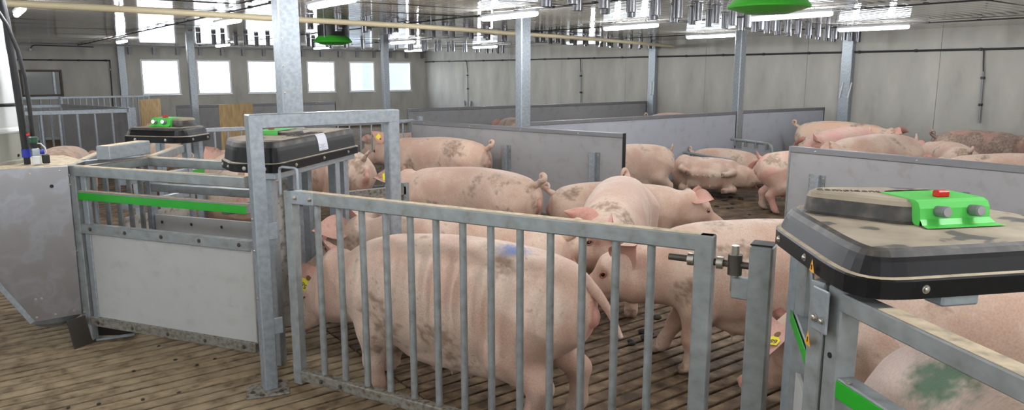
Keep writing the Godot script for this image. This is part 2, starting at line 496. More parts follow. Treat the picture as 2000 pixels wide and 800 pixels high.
# ---------------------------------------------------------------- room
func build_shell():
	# window wall, with real openings
	var wins := [[4.08, 5.07], [5.52, 6.47], [6.94, 7.90], [8.76, 9.69], [10.17, 11.07], [11.54, 12.43]]
	var y0 := 1.09
	var y1 := 2.06
	var th := 0.2
	var zc := WALL_B - th * 0.5
	var mb := MB.new()
	mb.box(Vector3((WALL_L + WALL_R) * 0.5, y0 * 0.5 - 0.3, zc), Vector3(WALL_R - WALL_L + 0.8, y0 + 0.6, th))
	mb.box(Vector3((WALL_L + WALL_R) * 0.5, (y1 + CEIL + 0.4) * 0.5, zc), Vector3(WALL_R - WALL_L + 0.8, CEIL + 0.4 - y1, th))
	var x := WALL_L - 0.4
	for w in wins:
		mb.box(Vector3((x + w[0]) * 0.5, (y0 + y1) * 0.5, zc), Vector3(w[0] - x, y1 - y0, th))
		x = w[1]
	mb.box(Vector3((x + WALL_R + 0.4) * 0.5, (y0 + y1) * 0.5, zc), Vector3(WALL_R + 0.4 - x, y1 - y0, th))
	struct_part("wall_back", mb.mesh(), M.concrete)
	for i in wins.size():
		window_at("window_%d" % (i + 1), Vector3((wins[i][0] + wins[i][1]) * 0.5, (y0 + y1) * 0.5, WALL_B - 0.05), wins[i][1] - wins[i][0], y1 - y0, 0.0)
	# unlit inner window further along the same wall
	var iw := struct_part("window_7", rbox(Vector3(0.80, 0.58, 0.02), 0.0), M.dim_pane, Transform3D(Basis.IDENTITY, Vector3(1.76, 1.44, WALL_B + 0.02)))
	for q in [[Vector3(0, 0.31, 0.015), Vector3(0.92, 0.05, 0.05)], [Vector3(0, -0.31, 0.015), Vector3(0.92, 0.05, 0.05)], [Vector3(-0.435, 0, 0.015), Vector3(0.05, 0.62, 0.05)], [Vector3(0.435, 0, 0.015), Vector3(0.05, 0.62, 0.05)]]:
		part(iw, "window_frame", rbox(q[1], 0.004), M.frame_dark, Transform3D(Basis.IDENTITY, q[0]))
	part(iw, "glazing_bar", rbox(Vector3(0.05, 0.56, 0.03), 0.003), M.galv, Transform3D(Basis.IDENTITY, Vector3(0.28, 0, 0.02)))
	# far side wall: cast concrete panels with open joints
	var back := MB.new()
	back.box(Vector3(WALL_R + 0.16, 1.05, (WALL_B + WALL_F) * 0.5), Vector3(0.24, 3.6, WALL_F - WALL_B + 0.8))
	var wr := struct_part("wall_right", back.mesh(), M.concrete)
	var z := WALL_B
	var pitch := 2.38
	while z < WALL_F:
		part(wr, "concrete_panel", rbox(Vector3(0.05, CEIL + 0.3, pitch - 0.005), 0.002), M.concrete, Transform3D(Basis.IDENTITY, Vector3(WALL_R + 0.025, CEIL * 0.5 - 0.1, z + pitch * 0.5)))
		z += pitch
	# walls behind the viewer, with the same windows for daylight
	var wf := MB.new()
	var zf := WALL_F + 0.1
	var fw := [[-3.2, -2.2], [0.4, 1.4]]
	window_wall(wf, WALL_L - 0.4, WALL_R + 0.4, fw, 1.0, 2.1, zf, false)
	struct_part("wall_front", wf.mesh(), M.concrete)
	for i in fw.size():
		window_at("window_%d" % (8 + i), Vector3((fw[i][0] + fw[i][1]) * 0.5, 1.55, WALL_F + 0.05), fw[i][1] - fw[i][0], 1.1, PI)
	var wl := MB.new()
	var lw := [[-7.0, -6.0], [-2.6, -1.6]]
	window_wall(wl, WALL_B - 0.4, WALL_F + 0.4, lw, 1.0, 2.1, WALL_L - 0.1, true)
	struct_part("wall_left", wl.mesh(), M.concrete)
	for i in lw.size():
		window_at("window_%d" % (10 + i), Vector3(WALL_L - 0.05, 1.55, (lw[i][0] + lw[i][1]) * 0.5), lw[i][1] - lw[i][0], 1.1, PI * 0.5)
	# yard outside, and the barn across it that two of the windows look onto
	var yard := part(self, "ground", rbox(Vector3(120, 0.1, 120), 0.0), M.bright_gravel, Transform3D(Basis.IDENTITY, Vector3(4, -1.05, -9)))
	yard.set_meta("kind", "structure")
	var barn := thing("barn", "pale grey barn standing outside beyond the end windows", "building", Vector3(14.5, -1.0, -27.0))
	part(barn, "wall", rbox(Vector3(4.6, 4.2, 3.0), 0.0), M.outdoor_wall, Transform3D(Basis.IDENTITY, Vector3(0, 2.1, 0)))
	var rf := MB.new()
	rf.box(Vector3(0, 4.35, 0), Vector3(5.0, 0.25, 3.4), 0.02)
	part(barn, "roof", rf.mesh(), M.cap, Transform3D.IDENTITY)
	# ceiling: ribbed sheets, real ribs running with the window wall
	var deck := struct_part("ceiling", rbox(Vector3(WALL_R - WALL_L + 0.8, 0.2, WALL_F - WALL_B + 0.8), 0.0), M.cap, Transform3D(Basis.IDENTITY, Vector3((WALL_L + WALL_R) * 0.5, CEIL + 0.13, (WALL_F + WALL_B) * 0.5)))
	var spans := [[-5.0, -0.25], [-0.25, 2.5], [2.5, 5.25], [5.25, 8.05], [8.05, 11.0], [11.0, 13.0]]
	var off := deck.transform.affine_inverse()
	for s in spans:
		var l: float = s[1] - s[0] - 0.006
		var sheet := ribbed(l, 1.0 - 0.004, 8)
		var zz := WALL_B
		while zz < WALL_F - 0.1:
			var wob := Basis(Vector3.RIGHT, rng.randf_range(-0.004, 0.004)) * Basis(Vector3.BACK, rng.randf_range(-0.003, 0.003))
			part(deck, "ceiling_sheet", sheet, M.ceiling, off * Transform3D(wob, Vector3((s[0] + s[1]) * 0.5, CEIL, zz + 0.5)))
			zz += 1.0
	# short hangers where the rafters meet the window wall
	var tr := struct_part("trim_1", rbox(Vector3(WALL_R - WALL_L, 0.035, 0.04), 0.003), M.cap, Transform3D(Basis.IDENTITY, Vector3((WALL_L + WALL_R) * 0.5, CEIL - 0.03, WALL_B + 0.02)))
	for i in 16:
		part(tr, "bracket", rbox(Vector3(0.09, 0.19, 0.07), 0.004), M.cap, Transform3D(Basis.IDENTITY, Vector3(3.85 + i * 0.60 - (WALL_L + WALL_R) * 0.5, -0.11, 0.02)))
	# steel columns standing against the walls
	for q in [["trim_2", Vector3(3.62, 0, WALL_B + 0.06), 0.18, 0.12], ["trim_3", Vector3(1.08, 0, WALL_B + 0.06), 0.14, 0.12], ["trim_4", Vector3(WALL_R - 0.06, 0, -11.75), 0.12, 0.2], ["trim_5", Vector3(WALL_R - 0.06, 0, -7.08), 0.12, 0.2], ["trim_6", Vector3(WALL_R - 0.06, 0, -2.4), 0.12, 0.2]]:
		struct_part(q[0], rbox(Vector3(q[2], CEIL - 0.02, q[3]), 0.008), M.galv, Transform3D(Basis.IDENTITY, q[1] + Vector3(0, CEIL * 0.5 - 0.01, 0)))

func window_wall(mb: MB, a: float, b: float, wins: Array, y0: float, y1: float, at: float, turned: bool):
	var put := func(u0: float, u1: float, v0: float, v1: float):
		var c := Vector3((u0 + u1) * 0.5, (v0 + v1) * 0.5, at)
		var s := Vector3(u1 - u0, v1 - v0, 0.2)
		if turned:
			c = Vector3(at, c.y, c.x)
			s = Vector3(0.2, s.y, s.x)
		mb.box(c, s)
	put.call(a, b, -0.6, y0)
	put.call(a, b, y1, CEIL + 0.4)
	var x := a
	for w in wins:
		put.call(x, w[0], y0, y1)
		x = w[1]
	put.call(x, b, y0, y1)

func window_at(called: String, c: Vector3, w: float, h: float, turn: float):
	var xf := Transform3D(Basis(Vector3.UP, turn), c)
	var o := struct_part(called, rbox(Vector3(w, h, 0.008), 0.0), M.glass, xf)
	for q in [[Vector3(0, h * 0.5 - 0.025, 0.02), Vector3(w, 0.05, 0.07)], [Vector3(0, -h * 0.5 + 0.025, 0.02), Vector3(w, 0.05, 0.07)], [Vector3(w * 0.5 - 0.025, 0, 0.02), Vector3(0.05, h - 0.1, 0.07)], [Vector3(-w * 0.5 + 0.025, 0, 0.02), Vector3(0.05, h - 0.1, 0.07)]]:
		part(o, "window_frame", rbox(q[1], 0.004), M.frame_white, Transform3D(Basis.IDENTITY, q[0]))
	part(o, "window_sill", rbox(Vector3(w + 0.04, 0.02, 0.06), 0.004), M.frame_white, Transform3D(Basis.IDENTITY, Vector3(0, -h * 0.5 + 0.0, 0.05)))

func ribbed(l: float, w: float, ribs: int) -> ArrayMesh:
	# a sheet seen from below: smooth shallow waves across z
	var v := PackedVector3Array()
	var n := PackedVector3Array()
	var idx := PackedInt32Array()
	var steps := ribs * 10
	for i in steps + 1:
		var t := float(i) / steps
		var ph := TAU * t * ribs
		var amp := 0.0008
		var y := amp * (sin(ph) + 0.35 * sin(2.0 * ph + 0.6))
		var dy := amp * (cos(ph) + 0.7 * cos(2.0 * ph + 0.6)) * TAU * ribs / w
		var nn := Vector3(0, -1, dy).normalized()
		for s in 2:
			v.append(Vector3((s - 0.5) * l, y, (t - 0.5) * w))
			n.append(nn)
	for i in steps:
		var a := i * 2
		idx.append_array(PackedInt32Array([a, a + 3, a + 1, a, a + 2, a + 3]))
	var arr := []
	arr.resize(Mesh.ARRAY_MAX)
	arr[Mesh.ARRAY_VERTEX] = v
	arr[Mesh.ARRAY_NORMAL] = n
	arr[Mesh.ARRAY_INDEX] = idx
	var am := ArrayMesh.new()
	am.add_surface_from_arrays(Mesh.PRIMITIVE_TRIANGLES, arr)
	return am

func build_floor():
	var f := struct_part("floor", rbox(Vector3(WALL_R - WALL_L + 0.8, 0.2, WALL_F - WALL_B + 0.8), 0.0), M.pit, Transform3D(Basis.IDENTITY, Vector3((WALL_L + WALL_R) * 0.5, -0.4, (WALL_F + WALL_B) * 0.5)))
	var off := f.transform.affine_inverse()
	var pitch := 0.096
	var x1 := 6.2
	var split := 1.82
	var mesh := rbox(Vector3(x1 - WALL_L, 0.12, pitch - 0.021), 0.005)
	var aisle := rbox(Vector3(split - WALL_L - 0.008, 0.12, pitch - 0.021), 0.005)
	var pen := rbox(Vector3(x1 - split, 0.12, pitch - 0.021), 0.005)
	var z := -1.2
	while z > WALL_B:
		var y := -0.06 + rng.randf_range(-0.0015, 0.0015)
		if z > -9.0:
			# walked and swept on the aisle side, caked with dung inside the pen
			part(f, "slat", aisle, M.slats[rng.randi() % 5], off * Transform3D(Basis.IDENTITY, Vector3((split + WALL_L) * 0.5 - 0.004, y, z)))
			part(f, "slat", pen, M.slats_dirty[rng.randi() % 3], off * Transform3D(Basis.IDENTITY, Vector3((x1 + split) * 0.5, y, z)))
		else:
			part(f, "slat", mesh, M.slats_dirty[rng.randi() % 3], off * Transform3D(Basis.IDENTITY, Vector3((x1 + WALL_L) * 0.5, y, z)))
		z -= pitch
	# plain concrete: where the viewer stands and in the lying bays
	part(f, "floor_slab", rbox(Vector3(x1 - WALL_L, 0.3, WALL_F + 1.15), 0.0), M.slats[2], off * Transform3D(Basis.IDENTITY, Vector3((x1 + WALL_L) * 0.5, -0.15, (WALL_F - 1.15) * 0.5)))
	part(f, "lying_slab", rbox(Vector3(WALL_R - x1, 0.3, WALL_F - WALL_B), 0.0), M.dirt_floor, off * Transform3D(Basis.IDENTITY, Vector3((x1 + WALL_R) * 0.5, -0.15, (WALL_F + WALL_B) * 0.5)))

# ---------------------------------------------------------------- under the ceiling
func tube_lamp(c: Vector3, label: String, group: String):
	var t := thing("tube_lamp", label, "lamp", c, 0.0, group)
	part(t, "housing", rbox(Vector3(0.07, 0.03, 1.06), 0.006), M.lamp_body, Transform3D(Basis.IDENTITY, Vector3(0, 0.035, 0)))
	if not mesh_cache.has("diffuser"):
		var mb := MB.new()
		var pts := PackedVector3Array()
		var rr := PackedFloat32Array()
		for q in [[-0.52, 0.008], [-0.515, 0.024], [-0.49, 0.03], [0.49, 0.03], [0.515, 0.024], [0.52, 0.008]]:
			pts.append(Vector3(0, 0, q[0]))
			rr.append(q[1])
		mb.tube(pts, 0.03, 12, true, rr)
		mesh_cache["diffuser"] = mb.mesh()
	part(t, "diffuser", mesh_cache["diffuser"], M.lamp)
	for s in [-0.3, 0.3]:
		part(t, "hanger", rod(0.006, 0.07, 6), M.lamp_body, Transform3D(Basis.IDENTITY, Vector3(0, 0.075, s)))
	# the bare tube shines all round: two small sources just under its glowing face
	for s in [-0.26, 0.26]:
		var a := OmniLight3D.new()
		a.name = "tube_light"
		a.light_energy = TUBE_ENERGY
		a.light_color = Color(0.97, 0.98, 1.0)
		a.light_size = 0.04
		a.omni_range = 40.0
		a.omni_attenuation = 2.0
		a.shadow_enabled = true
		a.position = Vector3(0, -0.075, s)
		t.add_child(a, true)

func build_ceiling_fittings():
	var y := CEIL - 0.085
	var rows := {
		-2.0: [-20.0, -16.0, -12.0, -9.2, -4.0, 0.0],  # row added outside the view to brighten a dark pen board
		0.63: [-9.5, -5.4, -2.4, 0.6],
		2.87: [-6.6, -9.85, -17.3, -3.4, -0.3, 2.5],
		5.15: [-6.9, -18.2, -3.6, -0.4, 2.5],
		7.70: [-4.95, -7.45, -14.1, -18.4, -2.0, 1.0],
		10.75: [-5.55, -8.45, -11.75, -15.4, -19.0, -2.4]}
	var where := {-2.0: "added lamp row outside the view that brightens the dark pen board", 0.63: "lamp row passing over the stainless hopper", 2.87: "lamp row passing beside the broad near column", 5.15: "lamp row passing over the green-rimmed air inlets", 7.70: "lamp row passing over the sow lying on its side", 10.75: "lamp row closest to the concrete side wall"}
	var cables := {-2.0: -2.2, 0.63: 0.40, 2.87: 2.62, 5.15: 5.22, 7.70: 8.0, 10.75: 11.0}
	for x in rows:
		var zs: Array = rows[x]
		zs.sort()
		for i in zs.size():
			tube_lamp(Vector3(x, y, zs[i]), "glowing white tube lamp in the %s" % where[x], "tube lamps, %s" % where[x])
		# black cable run clipped along the sheets beside each lamp row
		var cx: float = cables[x]
		var c := thing("cable_run", "black ceiling cable beside the %s" % where[x], "cable", Vector3(cx, CEIL - 0.03, -9.0))
		round_bar(c, "cable", Vector3(0, 0, -13.0), Vector3(0, 0, 12.8), 0.009, M.pipe_black, 8)
		for k in 40:
			part(c, "clip", rbox(Vector3(0.04, 0.026, 0.05), 0.004), M.pipe_black, Transform3D(Basis.IDENTITY, Vector3(0, 0.004, -12.8 + k * 0.65)))
	# stainless drop tubes, hung in pairs
	var mb := MB.new()
	mb.cyl(Vector3(0, 0, 0), Vector3(0, 0.185, 0), 0.043, 0.043, 18, false)
	mb.cyl(Vector3(0, 0.185, 0), Vector3(0, 0, 0), 0.040, 0.040, 18, false)
	mb.cyl(Vector3(0, 0.02, 0), Vector3(0, 0.03, 0), 0.0445, 0.0445, 18, false)
	var tube := mb.mesh()
	var cb := MB.new()
	cb.cyl(Vector3(0, 0.176, 0), Vector3(0, 0.186, 0), 0.055, 0.055, 18)
	var flange := cb.mesh()
	var runs := [
		["near", 3.95, 12.9, 0.455, -4.45, -6.85, 0.0], ["near", 3.93, 12.3, 0.45, -4.75, -7.0, 0.0],
		["middle", 3.6, 12.9, 0.44, -8.95, -12.0, 0.0], ["middle", 3.85, 12.6, 0.47, -8.65, -11.5, 0.0],
		["far", 3.6, 12.4, 0.44, -14.7, -16.9, 0.0], ["far", 3.62, 12.2, 0.46, -14.25, -16.4, 0.0]]
	var lab := {"near": "short stainless drop tube hanging from the ceiling between lamps above the pen panels", "middle": "short dark stainless drop tube hanging behind the long beige pipe", "far": "small stainless drop tube hanging near the window wall, beyond the beige pipe"}
	for r in runs:
		var x: float = r[1]
		while x < r[2]:
			for cx in cables.values():
				if absf(x - cx) < 0.075: x = cx + 0.08
			for lx in rows:
				if absf(x - lx) < 0.1: x = lx + 0.11
			var f: float = (x - r[1]) / (r[2] - r[1])
			var t := thing("drop_tube", lab[r[0]], "tube", Vector3(x, CEIL - 0.19, lerpf(r[4], r[5], f)), 0.0, "drop tubes in the %s ceiling row" % r[0])
			part(t, "sleeve", tube, M.tube_steel)
			part(t, "flange", flange, M.tube_steel)
			x += r[3]
	# beige feed pipe
	var bp := thing("feed_pipe", "long beige plastic feed pipe slung below the ribbed ceiling", "pipe", Vector3(0, 0, 0))
	var pm := MB.new()
	var pts := PackedVector3Array()
	for q in [[-3.5, -7.5], [0.42, -7.68], [1.36, -7.75], [2.65, -8.02], [3.9, -8.2], [5.55, -8.55], [6.65, -8.95], [8.07, -9.3], [9.9, -9.95], [12.95, -11.15]]:
		pts.append(Vector3(q[0], 2.28, q[1]))
	var c3 := Curve3D.new()
	for i in pts.size():
		var tg := (pts[mini(i + 1, pts.size() - 1)] - pts[maxi(i - 1, 0)]) / 6.0
		c3.add_point(pts[i], -tg, tg)
	c3.bake_interval = 0.4
	pm.tube(c3.get_baked_points(), 0.032, 14)
	part(bp, "pipe", pm.mesh(), M.pipe_beige)
	for k in 9:
		var p := c3.sample_baked(1.0 + k * 1.9)
		part(bp, "hanger", rod(0.004, 0.13, 6), M.galv, Transform3D(Basis.IDENTITY, p + Vector3(0, 0.085, 0)))
	# air inlets with green rims
	for q in [[Vector3(4.74, 0, -3.22), "black ceiling air inlet with green flared rim above the near pen panels"], [Vector3(4.70, 0, -10.8), "small looking black ceiling air inlet with green rim in front of the windows"]]:
		var t := thing("air_inlet", q[1], "air inlet", Vector3(q[0].x, CEIL, q[0].z), 0.0)
		var b := MB.new()
		b.lathe([Vector2(0.0, -0.215), Vector2(0.2, -0.215), Vector2(0.225, -0.2), Vector2(0.225, -0.01), Vector2(0.0, -0.01)], Vector3.ZERO, 36)
		part(t, "body", b.mesh(), M.rubber)
		var rm := MB.new()
		rm.lathe([Vector2(0.15, -0.30), Vector2(0.285, -0.262), Vector2(0.292, -0.25), Vector2(0.285, -0.24), Vector2(0.25, -0.20), Vector2(0.225, -0.17), Vector2(0.2, -0.165)], Vector3.ZERO, 48)
		rm.lathe([Vector2(0.0, -0.298), Vector2(0.15, -0.30)], Vector3.ZERO, 48)
		part(t, "rim", rm.mesh(), M.green_vent)
		for k in 3:
			var a := TAU * k / 3.0 + 0.4
			part(t, "strap", rbox(Vector3(0.03, 0.2, 0.012), 0.003), M.galv, Transform3D(Basis(Vector3.UP, -a), Vector3(cos(a) * 0.235, -0.1, sin(a) * 0.235)))
	# wall pipework on the side wall
	var wp := thing("water_pipe", "black water pipe running along the concrete side wall with drops to drinkers", "pipe", Vector3(WALL_R - 0.04, 0, 0))
	round_bar(wp, "pipe", Vector3(0, 2.065, WALL_B + 0.05), Vector3(0, 2.065, 2.0), 0.017, M.pipe_black, 10)
	for k in 22:
		part(wp, "clamp", rbox(Vector3(0.05, 0.05, 0.035), 0.004), M.pipe_black, Transform3D(Basis.IDENTITY, Vector3(0.01, 2.065, -21.6 + k * 0.98)))
	for q in [[-19.57, 0.62], [-14.27, 0.67], [-9.36, 0.95], [-4.89, 0.91]]:
		round_bar(wp, "drop_pipe", Vector3(0, 2.05, q[0]), Vector3(0, 1.7, q[0] + 0.03), 0.011, M.pipe_black, 8)
		round_bar(wp, "drop_pipe", Vector3(0, 1.72, q[0] + 0.03), Vector3(0, q[1], q[0] + 0.05), 0.016, M.cap, 8)
		part(wp, "clamp", rbox(Vector3(0.05, 0.04, 0.05), 0.004), M.pipe_black, Transform3D(Basis.IDENTITY, Vector3(0, 1.62, q[0] + 0.03)))
		part(wp, "clamp", rbox(Vector3(0.05, 0.04, 0.05), 0.004), M.pipe_black, Transform3D(Basis.IDENTITY, Vector3(0, 1.2, q[0] + 0.04)))
		if q[0] < -13.0:
			for s in [-0.12, 0.14]:
				part(wp, "drinker_bracket", rbox(Vector3(0.06, 0.16, 0.07), 0.01), M.galv, Transform3D(Basis(Vector3.RIGHT, s * 1.5), Vector3(0, q[1] + 0.12, q[0] + s * 1.4)))
	var lp := thing("water_pipe", "black water pipe elbowing down the concrete wall over the dark inner window", "pipe", Vector3(0, 0, WALL_B + 0.03))
	round_bar(lp, "pipe", Vector3(1.15, 2.02, 0), Vector3(3.36, 2.02, 0), 0.016, M.pipe_black, 10)
	round_bar(lp, "drop_pipe", Vector3(3.35, 2.02, 0), Vector3(3.31, 0.2, 0), 0.014, M.pipe_black, 10)
	for k in 4:
		part(lp, "clamp", rbox(Vector3(0.05, 0.05, 0.04), 0.004), M.pipe_black, Transform3D(Basis.IDENTITY, Vector3(1.4 + k * 0.62, 2.02, 0)))
	part(lp, "clamp", rbox(Vector3(0.06, 0.05, 0.05), 0.004), M.cap, Transform3D(Basis.IDENTITY, Vector3(3.34, 1.78, 0)))
	var cc := thing("camera_conduit", "thin black conduit under the ceiling edge ending in a small white sensor", "cable", Vector3(0, 0, WALL_B + 0.04))
	var cm := MB.new()
	cm.tube(PackedVector3Array([Vector3(3.0, 2.36, 0), Vector3(1.72, 2.385, 0), Vector3(1.66, 2.37, 0), Vector3(1.63, 2.33, 0), Vector3(1.6, 2.29, 0)]), 0.012, 8)
	part(cc, "conduit", cm.mesh(), M.pipe_black)
	var sn := MB.new()
	sn.lathe([Vector2(0.0, -0.05), Vector2(0.03, -0.04), Vector2(0.036, -0.01), Vector2(0.025, 0.02), Vector2(0.0, 0.03)], Vector3(1.6, 2.28, 0.01), 14)
	part(cc, "sensor", sn.mesh(), M.white_plastic)

func build_small_things():
	# droppings on the lying bay and between the pigs
	var lumps := []
	for k in 3:
		var st := MB.new()
		var prof := [Vector2(0.0, 0.0), Vector2(0.9, 0.05), Vector2(1.0, 0.3), Vector2(0.75, 0.7), Vector2(0.4, 0.9), Vector2(0.0, 1.0)]
		st.lathe(prof, Vector3.ZERO, 7 + k)
		lumps.append(st.mesh())
	var r := RandomNumberGenerator.new()
	r.seed = 31
	var spots := [[Vector2(7.85, -5.75), 0.6, 14, "small dark dropping on the dirty floor in front of the pig lying on its side", "droppings by the lying pig"], [Vector2(3.75, -3.0), 0.5, 9, "small dark dropping on the slats near the large nudging pig", "droppings on the slats"], [Vector2(0.75, -4.3), 0.9, 12, "small dark crumb on the open slats in front of the plain side panel", "crumbs in front of the station"]]
	for q in spots:
		for k in q[2]:
			var p: Vector2 = q[0] + Vector2(r.randf_range(-1, 1), r.randf_range(-1, 1)) * q[1]
			if q[1] > 0.8: p = Vector2(r.randf_range(0.2, 1.1), r.randf_range(-4.9, -3.9))
			var sz := r.randf_range(0.018, 0.04) if q[1] < 0.8 else r.randf_range(0.006, 0.012)
			var o := thing("dropping", q[3], "dropping", v2(p, 0.0), r.randf_range(0, 6.0), q[4])
			part(o, "lump", lumps[k % 3], M.manure, Transform3D(Basis.from_scale(Vector3(sz * r.randf_range(1, 1.6), sz * 0.8, sz)), Vector3.ZERO))
# ---------------------------------------------------------------- pens
func pvc_panel(called: String, label: String, a: Vector2, b: Vector2, h: float, low: float, m: Material, brackets: Array, front := 1.0, category := "partition") -> Node3D:
	# a plastic board with a metal cap and channel uprights on the near face
	var d := (b - a).normalized()
	var len := a.distance_to(b)
	var o := thing(called, label, category, v2(a, 0), face_turn(d))
	part(o, "board", rbox(Vector3(len, h - low - 0.02, 0.035), 0.003), m, Transform3D(Basis.IDENTITY, Vector3(len * 0.5, (h + low) * 0.5 - 0.01, 0)))
	part(o, "top_cap", rbox(Vector3(len, 0.055, 0.05), 0.006), M.cap, Transform3D(Basis.IDENTITY, Vector3(len * 0.5, h - 0.027, 0)))
	part(o, "end_cap", rbox(Vector3(0.016, h - low, 0.052), 0.003), M.cap_dark, Transform3D(Basis.IDENTITY, Vector3(len, (h + low) * 0.5, 0)))
	part(o, "end_cap", rbox(Vector3(0.016, h - low, 0.052), 0.003), M.galv_worn, Transform3D(Basis.IDENTITY, Vector3(0, (h + low) * 0.5, 0)))
	var k := 0.25
	while k < len:
		bolt(o, Vector3(k, h - 0.03, 0.025 * front), Vector3(0, 0, front), 0.007)
		k += 0.85
	for q in brackets:
		channel(o, Vector3(q, 0.0, 0.02 * front), 0.82, front)
	return o

func channel(o: Node3D, at: Vector3, h: float, front: float):
	# folded channel upright: web set out, two flanges back on the board
	part(o, "upright", rbox(Vector3(0.075, h, 0.006), 0.001), M.galv, Transform3D(Basis.IDENTITY, at + Vector3(0, h * 0.5, 0.045 * front)))
	for s in [-1.0, 1.0]:
		part(o, "upright_flange", rbox(Vector3(0.006, h, 0.045), 0.001), M.galv, Transform3D(Basis.IDENTITY, at + Vector3(s * 0.037, h * 0.5, 0.0225 * front)))
		part(o, "upright_lip", rbox(Vector3(0.04, h, 0.006), 0.001), M.galv_worn, Transform3D(Basis.IDENTITY, at + Vector3(s * 0.055, h * 0.5, 0.003 * front)))
		bolt(o, at + Vector3(s * 0.06, h - 0.03, 0.006 * front), Vector3(0, 0, front), 0.008)
	part(o, "floor_plate", rbox(Vector3(0.16, 0.012, 0.12), 0.002), M.galv_worn, Transform3D(Basis.IDENTITY, at + Vector3(0, 0.006, 0.05 * front)))

func column(x: float, z: float, w: float, label: String):
	var o := thing("steel_column", label, "column", Vector3(x, 0, z))
	part(o, "shaft", rbox(Vector3(w, CEIL - 0.02, w), 0.012), M.galv, Transform3D(Basis.IDENTITY, Vector3(0, CEIL * 0.5 - 0.01, 0)))
	# overlapping side plate with its bolts, as on the near face
	part(o, "side_plate", rbox(Vector3(w * 0.98, CEIL - 0.02, 0.006), 0.002), M.galv, Transform3D(Basis.IDENTITY, Vector3(0.004, CEIL * 0.5 - 0.01, w * 0.5 + 0.003)))
	part(o, "base_plate", rbox(Vector3(w + 0.1, 0.014, w + 0.1), 0.002), M.galv_worn, Transform3D(Basis.IDENTITY, Vector3(0, 0.007, 0)))
	for k in 4:
		bolt(o, Vector3(-w * 0.40, 1.55 + k * 0.2, w * 0.5 + 0.006), Vector3(0, 0, 1), 0.008)

func bar_fence(called: String, label: String, category: String, a: Vector2, b: Vector2, h: float, low: float, pitch: float, r: float, rail: float, m: Material, group := "") -> Node3D:
	var d := (b - a).normalized()
	var len := a.distance_to(b)
	var o := thing(called, label, category, v2(a, 0), face_turn(d), group)
	part(o, "top_rail", rbox(Vector3(len, rail, rail), 0.004), m, Transform3D(Basis.IDENTITY, Vector3(len * 0.5, h - rail * 0.5, 0)))
	part(o, "bottom_rail", rbox(Vector3(len, rail, rail), 0.004), m, Transform3D(Basis.IDENTITY, Vector3(len * 0.5, low + rail * 0.5, 0)))
	for e in [0.0, len]:
		part(o, "post", rbox(Vector3(rail, h, rail), 0.004), m, Transform3D(Basis.IDENTITY, Vector3(e, h * 0.5, 0)))
	var n := int(round(len / pitch))
	var bl := h - low - rail * 2.0
	for i in n - 1:
		part(o, "bar", rod(r, snappedf(bl, 0.002), 10), m, Transform3D(Basis.IDENTITY, Vector3(len * (i + 1) / n, low + rail + bl * 0.5, 0)))
	return o

func bent_rail(label: String, pts: Array, low: float):
	# a pipe divider with a bent end over a plastic board
	var o := thing("pipe_divider", label, "divider", v2(pts[0], 0))
	var c := Curve3D.new()
	var rel := []
	for p in pts: rel.append(v2(p - pts[0], low))
	var mb := MB.new()
	var a: Vector3 = rel[0]
	var b: Vector3 = rel[1]
	var d := (b - a).normalized()
	var path := PackedVector3Array([a, a.lerp(b, 0.5), b - d * 0.12])
	for i in 6:
		var t := (i + 1) / 6.0 * PI * 0.5
		path.append(b - d * 0.12 + d * 0.12 * sin(t) + Vector3(0, -0.12 * (1.0 - cos(t)), 0))
	path.append(path[path.size() - 1] + Vector3(0, 0.13 - low, 0))
	mb.tube(path, 0.024, 12)
	part(o, "pipe", mb.mesh(), M.galv_worn)
	var len := a.distance_to(b)
	part(o, "board", rbox(Vector3(len - 0.06, low - 0.16, 0.03), 0.003), M.pvc, Transform3D(along(a, b).basis, (a + b) * 0.5 + Vector3(0, -low * 0.5 - 0.06, 0)))
	for k in 4:
		part(o, "clamp", rbox(Vector3(0.045, 0.09, 0.05), 0.004), M.galv_worn, Transform3D(along(a, b).basis, a.lerp(b, 0.12 + 0.25 * k) + Vector3(0, -0.05, 0)))

